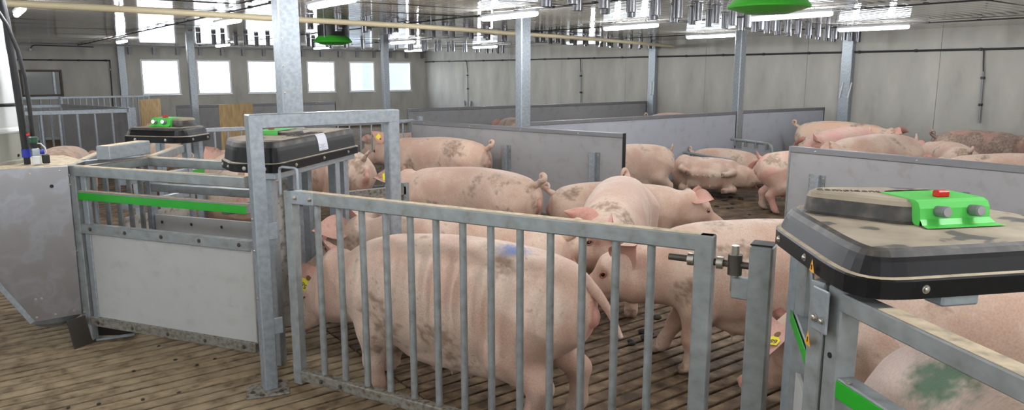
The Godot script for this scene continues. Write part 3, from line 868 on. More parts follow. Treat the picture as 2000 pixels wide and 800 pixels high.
func build_pens():
	column(2.02, -5.5, 0.15, "broad galvanized steel column rising behind the feeding station with the white label")
	column(5.93, -7.64, 0.14, "galvanized steel column at the end of the long pale panels")
	column(10.55, -7.66, 0.13, "galvanized steel column standing midway along the long pale panels")
	column(6.5, -12.6, 0.11, "slim galvanized steel column in front of the end windows")
	column(3.3, -13.6, 0.11, "slim galvanized steel column between the first two windows")
	pvc_panel("partition", "grey plastic pen panel with three channel uprights, its free end standing near the lying sow", Vector2(5.02, -8.95), Vector2(5.79, -5.64), 1.05, 0.03, M.pvc, [0.55, 1.72, 3.02], 1.0)
	pvc_panel("partition", "grey plastic pen panel with two channel uprights behind the dusty near feeder cover", Vector2(5.98, -3.74), Vector2(6.06, 1.0), 1.05, 0.03, M.pvc, [0.28, 1.42, 3.0], 1.0)
	pvc_panel("partition", "long pale blue-grey pen panel between two steel columns", Vector2(6.02, -7.62), Vector2(10.46, -7.62), 1.06, 0.03, M.pvc_blue, [], 1.0)
	pvc_panel("partition", "pale blue-grey pen panel running from the slim column to the concrete side wall", Vector2(10.64, -7.62), Vector2(12.88, -7.45), 1.07, 0.03, M.pvc_blue, [], 1.0)
	pvc_panel("partition", "far grey pen panel reaching the side wall behind the long pale panels", Vector2(6.58, -11.9), Vector2(12.9, -11.9), 1.05, 0.03, M.pvc, [], 1.0)
	pvc_panel("partition", "far grey pen panel below the windows beside the small ply sheet", Vector2(3.36, -15.2), Vector2(6.6, -15.2), 1.08, 0.03, M.pvc, [0.3, 1.0, 1.7], 1.0)
	bent_rail("bent pipe divider with grey board above the sow lying on its side", [Vector2(9.03, -7.5), Vector2(8.72, -6.3)], 0.47)
	bent_rail("bent pipe divider with grey board running out from the slim column on the pale panels", [Vector2(10.15, -7.45), Vector2(9.9, -6.5)], 0.62)
	bent_rail("far bent pipe divider with grey board behind the steel column end", [Vector2(8.9, -11.8), Vector2(8.85, -9.6)], 0.7)
	# barred fences in the middle distance
	bar_fence("bar_fence", "short barred fence in front of the tall ply sheet", "fence", Vector2(2.08, -9.0), Vector2(3.0, -9.0), 1.06, 0.14, 0.15, 0.012, 0.045, M.galv)
	bar_fence("bar_fence", "barred fence of thin rods behind the entrance frame", "fence", Vector2(3.3, -9.0), Vector2(5.05, -9.0), 1.06, 0.14, 0.155, 0.011, 0.04, M.galv)
	post(thing("gate_post", "short galvanized gate post beside the free grey pen panel", "post", Vector3(5.16, 0, -9.0)), "shaft", Vector3.ZERO, 1.1, 0.07, 0.07, M.galv)
	# boxes and rods on the wall column
	var vb := thing("control_box", "narrow grey box on the wall column above the far panel", "box", Vector3(WALL_R - 0.16, 0.78, -11.66))
	part(vb, "box", rbox(Vector3(0.08, 0.42, 0.12), 0.006), M.galv, Transform3D(Basis.IDENTITY, Vector3(0, 0.21, 0)))
	for s in [-0.04, 0.03]:
		round_bar(vb, "conduit", Vector3(0, 0.42, s), Vector3(0, 0.72, s * 1.4), 0.014, M.white_plastic, 8)
	var vc := thing("hook_pair", "two pale hooks on the wall column at the end of the pale panels", "hook", Vector3(WALL_R - 0.15, 1.25, -7.08))
	for s in [-0.07, 0.09]:
		round_bar(vc, "hook", Vector3(0.02, 0, s), Vector3(0.02, 0.28, s + 0.05), 0.012, M.white_plastic, 8)

# ---------------------------------------------------------------- gate and entrance frame
func dust_strip(parent: Node, a: Vector3, b: Vector3, wide: float):
	# loose feed dust lying on a rail
	part(parent, "dust", rbox(Vector3(snappedf(a.distance_to(b), 0.002), 0.003, wide), 0.001), M.dust, along(a, b))

func build_gate_and_entrance():
	var a := Vector2(1.29, -3.62)
	var b := Vector2(2.165, -1.635)
	var d := (b - a).normalized()
	var len := a.distance_to(b)
	var o := thing("barred_gate", "galvanized gate of round bars across the front of the sow with the blue mark", "gate", v2(a, 0), face_turn(d))
	var h := 1.115
	part(o, "top_rail", rbox(Vector3(len, 0.062, 0.05), 0.005), M.galv_worn, Transform3D(Basis.IDENTITY, Vector3(len * 0.5, h - 0.031, 0)))
	dust_strip(o, Vector3(0.12, h + 0.001, 0), Vector3(len - 0.05, h + 0.001, 0), 0.042)
	part(o, "bottom_rail", rbox(Vector3(len, 0.055, 0.05), 0.005), M.galv_rust, Transform3D(Basis.IDENTITY, Vector3(len * 0.5, 0.13, 0)))
	part(o, "end_post", rbox(Vector3(0.07, h - 0.10, 0.05), 0.005), M.galv_worn, Transform3D(Basis.IDENTITY, Vector3(len - 0.035, (h + 0.10) * 0.5, 0.001)))
	part(o, "end_post", rbox(Vector3(0.055, h - 0.08, 0.05), 0.005), M.galv_worn, Transform3D(Basis.IDENTITY, Vector3(0.03, (h + 0.08) * 0.5, 0.001)))
	part(o, "end_sleeve", rbox(Vector3(0.15, 0.066, 0.056), 0.004), M.galv, Transform3D(Basis.IDENTITY, Vector3(0.13, h - 0.031, 0)))
	for i in 13:
		var x := 0.205 + i * (len - 0.205 - 0.24) / 12.0
		part(o, "bar", rod(0.0165, 0.92, 14), M.galv_worn, Transform3D(Basis.IDENTITY, Vector3(x, 0.615, 0)))
		part(o, "weld", rod(0.021, 0.012, 12), M.galv_rust, Transform3D(Basis.IDENTITY, Vector3(x, 0.16, 0)))
	for q in [Vector3(0.085, h - 0.03, 0.028), Vector3(0.185, h - 0.03, 0.028)]: bolt(o, q, Vector3(0, 0, 1), 0.012)
	for q in [0.2, 0.33, 0.9, 1.5]: bolt(o, Vector3(q, 0.13, 0.026), Vector3(0, 0, 1), 0.010, M.bolt_dark)
	# latch loop on the top
	var lp := MB.new()
	lp.tube(PackedVector3Array([Vector3(-0.02, h - 0.02, 0.02), Vector3(-0.02, h + 0.10, 0.02), Vector3(-0.015, h + 0.112, 0.02), Vector3(0.0, h + 0.118, 0.02), Vector3(0.085, h + 0.118, 0.02), Vector3(0.098, h + 0.112, 0.02), Vector3(0.103, h + 0.1, 0.02), Vector3(0.103, h + 0.01, 0.02)]), 0.007, 8)
	part(o, "latch_loop", lp.mesh(), M.galv)
	# hinge bolt at the far end
	var hy := h - 0.10
	part(o, "hinge_bolt", rod(0.013, 0.30, 12), M.bolt_dark, Transform3D(Basis(Vector3.BACK, PI * 0.5), Vector3(len - 0.02, hy, 0)))
	for q in [len - 0.085, len + 0.022]:
		part(o, "hinge_nut", rod(0.024, 0.024, 6), M.bolt, Transform3D(Basis(Vector3.BACK, PI * 0.5), Vector3(q, hy, 0)))
	part(o, "hinge_eye", rod(0.026, 0.075, 16), M.bolt_dark, Transform3D(Basis.IDENTITY, Vector3(len + 0.075, hy, 0)))
	# post carrying the gate
	var hp := b + d * 0.15
	var p := thing("hinge_post", "thick galvanized hinge post between the barred gate and the dusty feeder cover", "post", v2(hp, 0), face_turn(d))
	part(p, "shaft", rbox(Vector3(0.08, 1.10, 0.08), 0.007), M.galv_worn, Transform3D(Basis.IDENTITY, Vector3(0.02, 0.55, 0)))
	part(p, "cap", rbox(Vector3(0.078, 0.006, 0.078), 0.002), M.cap_dark, Transform3D(Basis.IDENTITY, Vector3(0.02, 1.103, 0)))
	part(p, "hinge_lug", rbox(Vector3(0.075, 0.08, 0.035), 0.005), M.galv_worn, Transform3D(Basis.IDENTITY, Vector3(-0.045, 0.93, 0)))
	part(p, "hinge_pin", rod(0.014, 0.17, 12), M.bolt, Transform3D(Basis.IDENTITY, Vector3(-0.075, 1.0, 0)))
	part(p, "base_plate", rbox(Vector3(0.2, 0.012, 0.16), 0.002), M.galv_rust, Transform3D(Basis.IDENTITY, Vector3(0.02, 0.006, 0)))
	# tall entrance frame
	var f := thing("entrance_frame", "tall galvanized goal-shaped frame around the station with the white label", "frame", Vector3(1.20, 0, -3.79))
	var th := 1.49
	part(f, "upright", rbox(Vector3(0.07, th - 0.02, 0.075), 0.006), M.galv, Transform3D(Basis.IDENTITY, Vector3(0.0, (th - 0.02) * 0.5, 0)))
	part(f, "upright", rbox(Vector3(0.07, th - 0.02, 0.075), 0.006), M.galv, Transform3D(Basis.IDENTITY, Vector3(0.80, (th - 0.02) * 0.5, -0.03)))
	bar(f, "crossbar", Vector3(-0.036, th - 0.035, 0), Vector3(0.836, th - 0.035, -0.03), 0.0752, 0.075, M.galv, 0.006)
	part(f, "base_plate", rbox(Vector3(0.22, 0.012, 0.17), 0.003), M.galv_rust, Transform3D(Basis(Vector3.UP, -0.3), Vector3(-0.02, 0.006, 0.02)))
	for q in [Vector3(-0.1, 0.012, 0.02), Vector3(-0.07, 0.012, 0.08), Vector3(0.03, 0.012, 0.09), Vector3(0.07, 0.012, -0.04)]: bolt(f, q, Vector3.UP, 0.012, M.bolt_dark)
	for q in [0.95, 0.52, 0.78]: bolt(f, Vector3(-0.036, q, 0.0), Vector3(-1, 0, 0), 0.009)
	for y in [0.88, 0.36]:
		part(f, "lug", rbox(Vector3(0.05, 0.09, 0.012), 0.003), M.galv, Transform3D(Basis.IDENTITY, Vector3(0.055, y, 0.03)))
# ---------------------------------------------------------------- feeder covers
static func rounded(poly: Array, most: float) -> PackedVector2Array:
	var out := PackedVector2Array()
	var n := poly.size()
	for i in n:
		var p: Vector2 = poly[i]
		var a: Vector2 = (poly[(i + n - 1) % n] - p).normalized()
		var b: Vector2 = (poly[(i + 1) % n] - p).normalized()
		var r := most if a.dot(b) > -0.85 else most * 0.25
		for k in 7:
			var t := k / 6.0
			var q0 := p + a * r
			var q1 := p + b * r
			out.append(q0.lerp(p, t).lerp(p.lerp(q1, t), t))
	return out

static func inset(poly: PackedVector2Array, d: float) -> PackedVector2Array:
	var area := 0.0
	var n := poly.size()
	for i in n: area += poly[i].cross(poly[(i + 1) % n])
	var s := 1.0 if area > 0.0 else -1.0
	var out := PackedVector2Array()
	for i in n:
		var e0 := (poly[i] - poly[(i + n - 1) % n]).normalized()
		var e1 := (poly[(i + 1) % n] - poly[i]).normalized()
		var n0 := Vector2(-e0.y, e0.x) * s
		var n1 := Vector2(-e1.y, e1.x) * s
		var m := (n0 + n1)
		var l := m.length()
		m = m / l if l > 0.01 else n0
		out.append(poly[i] + m * d / maxf(m.dot(n0), 0.5))
	return out

func loft_rings(mb: MB, rings: Array, close: bool):
	# rings: [polygon, y]; faces outwards
	var n: int = rings[0][0].size()
	var mid := Vector3.ZERO
	for p in rings[0][0]: mid += Vector3(p.x, rings[0][1], p.y) / n
	mid.y = (rings[0][1] + rings[rings.size() - 1][1]) * 0.5 - 0.03
	mb.out_from = mid
	for i in rings.size() - 1:
		var a: PackedVector2Array = rings[i][0]
		var b: PackedVector2Array = rings[i + 1][0]
		for k in n:
			var j := (k + 1) % n
			mb.quad(v2(a[k], rings[i][1]), v2(b[k], rings[i + 1][1]), v2(b[j], rings[i + 1][1]), v2(a[j], rings[i][1]))
	if close:
		var top: PackedVector2Array = rings[rings.size() - 1][0]
		var y: float = rings[rings.size() - 1][1]
		var c2 := Vector2.ZERO
		for p in top: c2 += p / n
		mb.out_from = v2(c2, y - 1.0)
		for k in n: mb.tri(v2(c2, y), v2(top[k], y), v2(top[(k + 1) % n], y))
	mb.out_from = Vector3.INF

func cover(o: Node3D, org: Vector3, poly: Array, ridge: Array, block: Array, face: Vector2, tall := 1.0, rise := 0.07, round_ := 0.14, lean := 1.0) -> Node3D:
	# poly, ridge, block: plan outlines in world; face: plan direction the green buttons look in
	var w := Vector2(org.x, org.z)
	var P := []
	for p in poly: P.append(p - w)
	var base := rounded(P, round_)
	var rim := MB.new()
	loft_rings(rim, [[base, 1.15], [base, 1.195], [inset(base, 0.004), 1.2]], false)
	var under := MB.new()
	loft_rings(under, [[inset(base, 0.012), 1.148], [inset(base, 0.012), 1.152]], true)
	var c := part(o, "cover", rim.mesh(), M.black_plastic)
	part(c, "underside", under.mesh(), M.black_plastic)
	var led := MB.new()
	loft_rings(led, [[inset(base, 0.004), 1.2], [inset(base, 0.016), 1.203]], false)
	part(c, "ledge_dust", led.mesh(), M.dust)
	var body := MB.new()
	loft_rings(body, [[inset(base, 0.016), 1.203], [inset(base, 0.016 + 0.012 * lean), 1.203 + 0.03 * tall], [inset(base, 0.016 + 0.018 * lean), 1.203 + 0.04 * tall]], false)
	part(c, "side_wall", body.mesh(), M.black_plastic)
	var y1 := 1.203 + 0.056 * tall
	var sh := MB.new()
	loft_rings(sh, [[inset(base, 0.016 + 0.018 * lean), 1.203 + 0.04 * tall], [inset(base, 0.016 + 0.03 * lean), 1.203 + 0.051 * tall], [inset(base, 0.016 + 0.044 * lean), y1]], false)
	part(c, "shoulder", sh.mesh(), M.dust_thin)
	var top := MB.new()
	loft_rings(top, [[inset(base, 0.016 + 0.044 * lean), y1], [inset(base, 0.02 + 0.044 * lean), y1 + 0.0005]], true)
	part(c, "top_skin", top.mesh(), M.dusty)
	var y2 := y1 + rise
	for q in [ridge, block]:
		if q.is_empty(): continue
		var R := []
		for p in q: R.append(p - w)
		var rb := rounded(R, 0.05)
		var r1 := MB.new()
		loft_rings(r1, [[inset(rb, -0.014), y1 - 0.002], [inset(rb, -0.003), y1 + rise * 0.12], [rb, y1 + rise * 0.3], [inset(rb, 0.004), y2 - rise * 0.28]], false)
		part(c, "ridge_side", r1.mesh(), M.dust_thin)
		var r2 := MB.new()
		loft_rings(r2, [[inset(rb, 0.004), y2 - rise * 0.28], [inset(rb, 0.009), y2 - rise * 0.09], [inset(rb, 0.022), y2]], true)
		part(c, "ridge_top", r2.mesh(), M.dusty)
	if block.size() >= 4:
		# green shell wrapped over the button block; block[0], block[1] is the face edge
		var f0: Vector2 = block[0] - w
		var f1: Vector2 = block[1] - w
		var out := face.normalized()
		var u := (f1 - f0).normalized()
		var wd := f0.distance_to(f1) + 0.012
		var mid := (f0 + f1) * 0.5
		var prof := [[0.06, y1 + 0.004], [0.03, y1 + 0.0065], [0.012, y1 + 0.006 + rise * 0.2], [0.008, y2 - rise * 0.28], [0.0, y2 - 0.004], [-0.016, y2 + 0.003], [-0.09, y2 + 0.0035], [-0.16, y2 + 0.003]]
		var gm := MB.new()
		gm.out_from = v2(mid - out * 0.08, y1 - 0.08)
		for i in prof.size() - 1:
			var flare0 := 1.14 if i == 0 else 1.0
			for k in 6:
				var s0 := (k / 6.0 - 0.5) * wd
				var s1 := ((k + 1) / 6.0 - 0.5) * wd
				var fl := func(ii: int, s: float) -> Vector3:
					var g0 := 1.12 if ii == 0 else (1.05 if ii == 1 else 1.0)
					return v2(mid + out * prof[ii][0] + u * s * g0, prof[ii][1])
				gm.quad(fl.call(i, s0), fl.call(i + 1, s0), fl.call(i + 1, s1), fl.call(i, s1))
		gm.out_from = Vector3.INF
		var gs := part(c, "button_panel", gm.mesh(), M.green_cover)
		# the shell's side returns
		for s in [-1.0, 1.0]:
			var sd := MB.new()
			sd.out_from = v2(mid - u * s * 0.02, y1)
			for i in range(2, prof.size() - 1):
				var e0: Vector2 = mid + u * s * wd * 0.5
				sd.quad(v2(e0 + out * prof[i][0], prof[i][1]), v2(e0 + out * prof[i + 1][0], prof[i + 1][1]), v2(e0 + out * prof[i + 1][0], y1 + 0.002), v2(e0 + out * prof[i][0], y1 + 0.002))
			sd.out_from = Vector3.INF
			part(c, "panel_cheek", sd.mesh(), M.green_cover)
		var o3 := Vector3(out.x, 0.12, out.y).normalized()
		for s in [-0.24, 0.24]:
			var at := v2(mid + u * wd * s + out * 0.008, (y1 + y2) * 0.5 + 0.006)
			var bx := o3.cross(Vector3.UP).normalized()
			var bs := Basis(bx, o3, bx.cross(o3))
			part(c, "button_collar", rod(0.0165, 0.034, 20), M.cap, Transform3D(bs, at + o3 * 0.016))
			part(c, "button", rod(0.0135, 0.01, 20), M.chrome, Transform3D(bs, at + o3 * 0.032))
		part(c, "stop_button", rbox(Vector3(0.042, 0.02, 0.026), 0.004), M.red, Transform3D(Basis(Vector3.UP, face_turn(u)), v2(mid - out * 0.05, y2 + 0.012)))
	# rim screws
	var n := poly.size()
	for i in n:
		var a: Vector2 = P[i]
		var b: Vector2 = P[(i + 1) % n]
		var e := (b - a).normalized()
		var ctr := Vector2.ZERO
		for p in P: ctr += p / n
		var nn := Vector2(-e.y, e.x)
		if nn.dot((a + b) * 0.5 - ctr) < 0.0: nn = -nn
		var l := a.distance_to(b)
		if l < 0.25: continue
		var cnt := 2 if l < 0.8 else 3
		for k in cnt:
			bolt(c, v2(a + e * l * (k + 0.6) / (cnt + 0.2), 1.174), v2(nn, 0), 0.009)
	return c

# ---------------------------------------------------------------- station in the middle, with hopper
func build_station_centre():
	var A0 := Vector2(0.53, -5.21)
	var A1 := Vector2(1.235, -4.07)
	var B0 := Vector2(1.00, -5.46)
	var B1 := Vector2(1.66, -4.45)
	var org := v2(A0, 0)
	var o := thing("feeding_station", "galvanized feeding station with stainless hopper, plain side panel and a paper label on its cover", "feeder", org)
	var A := func(t: float, y: float) -> Vector3: return v2(A0.lerp(A1, t) - A0, y)
	var Bp := func(t: float, y: float) -> Vector3: return v2(B0.lerp(B1, t) - A0, y)
	var d := (A1 - A0).normalized()
	var outn := Vector3(-d.y, 0, d.x)   # towards the viewer's side
	if outn.x > 0: outn = -outn
	var turn := face_turn(d)
	# outer side
	post(o, "corner_post", A.call(0.0, 0.0), 1.14, 0.075, 0.05, M.galv_worn, turn)
	post(o, "inner_post", A.call(0.055, 0.76) + outn * -0.01, 0.34, 0.045, 0.03, M.galv, turn)
	post(o, "inner_post", A.call(0.06, 0.16) + outn * -0.005, 0.6, 0.045, 0.04, M.galv, turn)
	bar(o, "top_rail", A.call(-0.02, 1.105), A.call(1.0, 1.105), 0.05, 0.06, M.galv_worn)
	dust_strip(o, A.call(0.0, 1.1365), A.call(1.0, 1.1365), 0.04)
	bar(o, "guard_rail", A.call(0.03, 0.955), A.call(1.0, 0.955), 0.045, 0.055, M.galv_worn)
	dust_strip(o, A.call(0.03, 0.984), A.call(1.0, 0.984), 0.035)
	bar(o, "green_strip", A.call(0.035, 0.952) + outn * 0.0235, A.call(1.0, 0.952) + outn * 0.0235, 0.003, 0.046, M.green, 0.001)
	bar(o, "middle_rail", A.call(0.03, 0.745), A.call(1.0, 0.745), 0.05, 0.06, M.galv_worn)
	bar(o, "bottom_rail", A.call(0.0, 0.145), A.call(1.0, 0.145), 0.05, 0.06, M.galv_rust)
	bar(o, "side_panel", A.call(0.05, 0.445), A.call(1.0, 0.445), 0.012, 0.56, M.pvc_light, 0.002)
	for k in 5:
		bolt(o, A.call(0.09 + k * 0.215, 0.748) + outn * 0.026, outn, 0.010, M.bolt_dark)
		bolt(o, A.call(0.08 + k * 0.215, 0.143) + outn * 0.026, outn, 0.010, M.bolt_dark)
	for y in [1.08, 1.02, 0.6, 0.2]: bolt(o, A.call(-0.005, y) + outn * 0.027, outn, 0.009)
	# inner side
	post(o, "inner_post", Bp.call(0.0, 0.0), 1.13, 0.05, 0.05, M.galv, turn)
	post(o, "inner_post", Bp.call(0.97, 0.0), 1.13, 0.05, 0.05, M.galv, turn)
	bar(o, "top_rail", Bp.call(-0.02, 1.105), Bp.call(1.0, 1.105), 0.045, 0.06, M.galv_worn)
	dust_strip(o, Bp.call(0.0, 1.1365), Bp.call(1.0, 1.1365), 0.035)
	bar(o, "guard_rail", Bp.call(0.0, 0.93), Bp.call(1.0, 0.93), 0.045, 0.055, M.galv_worn)
	bar(o, "green_strip", Bp.call(0.0, 0.93) - outn * 0.024, Bp.call(1.0, 0.93) - outn * 0.024, 0.003, 0.045, M.green, 0.001)
	bar(o, "side_panel", Bp.call(0.0, 0.40), Bp.call(1.0, 0.40), 0.014, 0.68, M.pvc_light, 0.002)
	for k in 5: bolt(o, Bp.call(0.07 + 0.21 * k, 0.69) + outn * 0.008, outn, 0.009, M.bolt_dark)
	# rail bridging the two sides by the trough, with its upright bars
	bar(o, "cross_rail", A.call(0.03, 1.105), Bp.call(0.0, 1.105), 0.045, 0.055, M.galv_worn)
	dust_strip(o, A.call(0.05, 1.1345), Bp.call(0.0, 1.1345), 0.035)
	bar(o, "cross_rail", A.call(0.03, 0.62), Bp.call(0.0, 0.62), 0.03, 0.04, M.galv_rust)
	for k in 5:
		var t := 0.18 + k * 0.165
		var p: Vector3 = (A.call(0.03, 0.0) as Vector3).lerp(Bp.call(0.0, 0.0), t)
		post(o, "trough_bar", Vector3(p.x, 0.62, p.z), 0.47, 0.03, 0.02, M.galv_worn, turn + 0.4)
	# diverging rails to the rear stall
	var C1 := Vector2(1.40, -6.25)
	bar(o, "rear_rail", Bp.call(0.0, 1.105), v2(C1 - A0, 1.105), 0.05, 0.06, M.galv_worn)
	dust_strip(o, Bp.call(0.0, 1.1365), v2(C1 - A0, 1.1365), 0.04)
	var D0 := Vector2(0.62, -5.55)
	var D1 := Vector2(0.95, -6.5)
	bar(o, "rear_rail", v2(D0 - A0, 1.1), v2(Vector2(1.02, -5.62) - A0, 1.1), 0.045, 0.06, M.galv)
	bar(o, "rear_rail", v2(D0 - A0, 1.105), v2(D1 - A0, 1.105), 0.045, 0.06, M.galv_worn)
	dust_strip(o, v2(D0 - A0, 1.1365), v2(D1 - A0, 1.1365), 0.04)
	for k in 3:
		for q in [[v2(B0.lerp(C1, 0.5 + 0.16 * k) - A0, 1.105)]]: bolt(o, q[0] + Vector3(-0.02, 0, 0.028), Vector3(-0.3, 0, 1), 0.009)
	# actuator housing lying over the rails
	var hb := bar(o, "actuator_box", v2(Vector2(0.70, -5.22) - A0, 1.20), v2(Vector2(0.99, -5.50) - A0, 1.20), 0.095, 0.085, M.galv)
	part(hb, "dust", rbox(Vector3(0.40, 0.003, 0.085), 0.001), M.dust, Transform3D(Basis.IDENTITY, Vector3(0, 0.044, 0)))
	# hopper
	var HT := PackedVector2Array([Vector2(-0.30, -5.20), Vector2(0.50, -5.20), Vector2(0.62, -5.42), Vector2(0.55, -5.85), Vector2(-0.05, -6.0), Vector2(-0.35, -5.6)])
	var HB := PackedVector2Array([Vector2(0.215, -5.205), Vector2(0.49, -5.205), Vector2(0.56, -5.40), Vector2(0.5, -5.65), Vector2(0.3, -5.7), Vector2(0.2, -5.5)])
	var hm := MB.new()
	var ht := PackedVector2Array()
	var hbt := PackedVector2Array()
	for i in 6:
		ht.append(HT[i] - A0)
		hbt.append(HB[i] - A0)
	loft_rings(hm, [[hbt, 0.19], [ht, 1.135], [inset(ht, 0.004), 1.14]], true)
	var hp := part(o, "hopper", hm.mesh(), M.stainless)
	var dm := MB.new()
	loft_rings(dm, [[inset(ht, 0.006), 1.14], [inset(ht, 0.008), 1.144]], true)
	part(hp, "dust", dm.mesh(), M.dust)
	var fl := MB.new()
	var e0 := v2(HB[0] - A0, 0.19)
	var e1 := v2(HT[0] - A0, 1.135)
	fl.box((e0 + e1) * 0.5 + Vector3(0.01, 0, 0.006), Vector3(0.03, e0.distance_to(e1), 0.01), 0.002, Basis(Vector3.BACK, atan2(e0.x - e1.x, e1.y - e0.y)))
	part(hp, "edge_strip", fl.mesh(), M.galv)
	for q in [Vector2(0.255, 0.33), Vector2(0.285, 0.33), Vector2(0.25, 0.215), Vector2(0.35, 0.215), Vector2(0.45, 0.22), Vector2(0.455, 1.11), Vector2(0.3, 1.105)]:
		bolt(hp, Vector3(q.x - A0.x, q.y, 0.008), Vector3(0, 0, 1), 0.007)
	part(hp, "sight_shade_disc", rod(0.011, 0.004, 14), M.cap_dark, Transform3D(Basis(Vector3.RIGHT, PI * 0.5), Vector3(0.405 - A0.x, 1.02, 0.0095)))  # solid disc, its black colour stands in for shade inside a hole
	var tr := MB.new()
	tr.lathe([Vector2(0.0, 0.10), Vector2(0.1, 0.105), Vector2(0.15, 0.14), Vector2(0.16, 0.195)], v2(Vector2(0.36, -5.42) - A0, 0), 24)
	part(hp, "trough_bowl", tr.mesh(), M.galv_worn)
	# folded tread plates at the foot
	var kp := MB.new()
	kp.box(Vector3(-0.055, 0.085, 0.05), Vector3(0.15, 0.19, 0.006), 0.001, Basis(Vector3.UP, 0.5) * Basis(Vector3.RIGHT, -0.25))
	part(o, "kick_plate", kp.mesh(), M.bolt_dark)
	var kp2 := MB.new()
	kp2.box(Vector3(0.13, 0.07, 0.02), Vector3(0.24, 0.13, 0.006), 0.001, Basis(Vector3.UP, -0.62) * Basis(Vector3.RIGHT, 0.3))
	part(o, "kick_plate", kp2.mesh(), M.bolt_dark)
	bar(o, "kick_rail", Vector3(0.02, 0.02, 0.06), Vector3(0.23, 0.03, 0.13), 0.03, 0.012, M.galv, 0.002)
	# cover over the entrance
	var P0 := Vector2(1.375, -3.985)
	var Q0 := Vector2(2.24, -4.74)
	var u := (Q0 - P0).normalized()
	var v := Vector2(-0.655, -0.755)
	var poly := [P0, Q0, Q0 + v * 0.28, Q0 + v * 0.5 - u * 0.22, P0 + v * 0.5 + u * 0.22, P0 + v * 0.28]
	var mid := P0.lerp(Q0, 0.5)
	var blk := [mid + u * 0.10 + v * 0.40, mid - u * 0.12 + v * 0.40, mid - u * 0.12 + v * 0.17, mid + u * 0.10 + v * 0.17]
	var c := cover(o, org, poly, [], blk, v, 2.1, 0.024, 0.075, 0.7)
	# paper label and framed lettering on the outer long side
	var ot := Vector3(-v.x, 0, -v.y)
	var lm := MB.new()
	var lc := v2(P0.lerp(Q0, 0.53) - A0, 0)
	var lu := Vector3(u.x, 0, u.y)
	var prof := [[-0.0158, 1.219], [-0.0222, 1.266], [-0.0264, 1.287], [-0.0348, 1.3112], [-0.0455, 1.3222]]
	lm.out_from = lc + Vector3(0, 1.15, 0) - ot * 0.2
	for i in 4: lm.quad(lc + ot * prof[i][0] - lu * 0.062 + Vector3(0, prof[i][1], 0), lc + ot * prof[i + 1][0] - lu * 0.062 + Vector3(0, prof[i + 1][1], 0), lc + ot * prof[i + 1][0] + lu * 0.062 + Vector3(0, prof[i + 1][1], 0), lc + ot * prof[i][0] + lu * 0.062 + Vector3(0, prof[i][1], 0))
	var pl := part(c, "paper_label", lm.mesh(), M.paper)
	pl.set_meta("label", "white printed paper label")
	for k in 5:
		var q := 1.224 + k * 0.008
		part(pl, "print_line", rbox(Vector3(0.035 if k % 2 else 0.085, 0.002, 0.0012), 0.0), M.cap, Transform3D(Basis(lu, Vector3.UP, lu.cross(Vector3.UP)), lc + ot * (-0.0148 - (q - 1.219) * 0.136) + Vector3(0, q, 0) - lu * 0.01))
	lettering(c, "SCHAUER", v2(P0.lerp(Q0, 0.49) + v * 0.115 - A0, 1.3225), lu, -ot, 0.058, M.ink)
	for s in [-1.0, 1.0]:
		part(c, "letter_frame", rbox(Vector3(0.32, 0.002, 0.005), 0.0), M.ink, Transform3D(Basis(lu, Vector3.UP, lu.cross(Vector3.UP)), v2(P0.lerp(Q0, 0.49) + v * 0.115 - A0, 1.3225) + ot * 0.042 * s))
		part(c, "letter_frame", rbox(Vector3(0.005, 0.002, 0.084), 0.0), M.ink, Transform3D(Basis(lu, Vector3.UP, lu.cross(Vector3.UP)), v2(P0.lerp(Q0, 0.49) + v * 0.115 - A0, 1.3225) + lu * 0.16 * s))
	# posts under the cover, and the swing panels between them
	for q in [[0.06, 0.1, 0.07], [0.72, 0.06, 0.06], [0.90, 0.10, 0.07], [0.62, 0.2, 0.05], [0.3, 0.35, 0.05]]:
		var p: Vector2 = P0.lerp(Q0, q[0]) + v * q[1] - A0
		post(o, "cover_post", v2(p, 0), 1.15, q[2], q[2], M.galv, face_turn(u))
	bar(o, "cover_rail", v2(P0.lerp(Q0, 0.02) + v * 0.06 - A0, 1.13), v2(P0.lerp(Q0, 0.96) + v * 0.06 - A0, 1.13), 0.06, 0.04, M.galv)
	bar(o, "swing_panel", v2(P0.lerp(Q0, 0.12) + v * 0.2 - A0, 0.86), v2(P0.lerp(Q0, 0.22) + v * 0.2 - A0, 0.86), 0.02, 0.4, M.pvc_dirty, 0.002)
	bar(o, "swing_panel", v2(P0.lerp(Q0, 0.32) + v * 0.27 - A0, 0.6), v2(P0.lerp(Q0, 0.58) + v * 0.27 - A0, 0.6), 0.02, 0.86, M.pvc_dirty, 0.002)
	post(o, "swing_hinge", v2(P0.lerp(Q0, 0.27) + v * 0.26 - A0, 0.12), 0.95, 0.09, 0.05, M.galv_rust, face_turn(u))
	part(o, "hinge_knob", rod(0.012, 0.03, 10), M.bolt_dark, Transform3D(Basis(Vector3.RIGHT, PI * 0.5), v2(P0.lerp(Q0, 0.16) + v * 0.18 - A0, 0.99)))
	bar(o, "link_rail", Vector3(1.34, 0.80, -5.0) - org, Vector3(2.72, 0.80, -5.0) - org, 0.05, 0.07, M.galv_rust)
	post(o, "link_post", Vector3(2.72, 0, -5.0) - org, 0.86, 0.05, 0.05, M.galv_worn)
	# feed drop pipe standing on the hopper
	var fp := thing("feed_drop", "white plastic feed drop pipe with black band and grey collar on the hopper", "pipe", Vector3(0.155, 1.144, -5.57))
	var l1 := MB.new()
	l1.lathe([Vector2(0.17, 0.0), Vector2(0.17, 0.02), Vector2(0.150, 0.025), Vector2(0.148, 0.19)], Vector3.ZERO, 32)
	part(fp, "sight_glass", l1.mesh(), M.smoke_plastic)
	var l2 := MB.new()
	l2.lathe([Vector2(0.150, 0.19), Vector2(0.155, 0.2), Vector2(0.152, 0.215), Vector2(0.147, 0.225), Vector2(0.145, 0.355)], Vector3.ZERO, 32)
	part(fp, "collar", l2.mesh(), M.white_plastic)
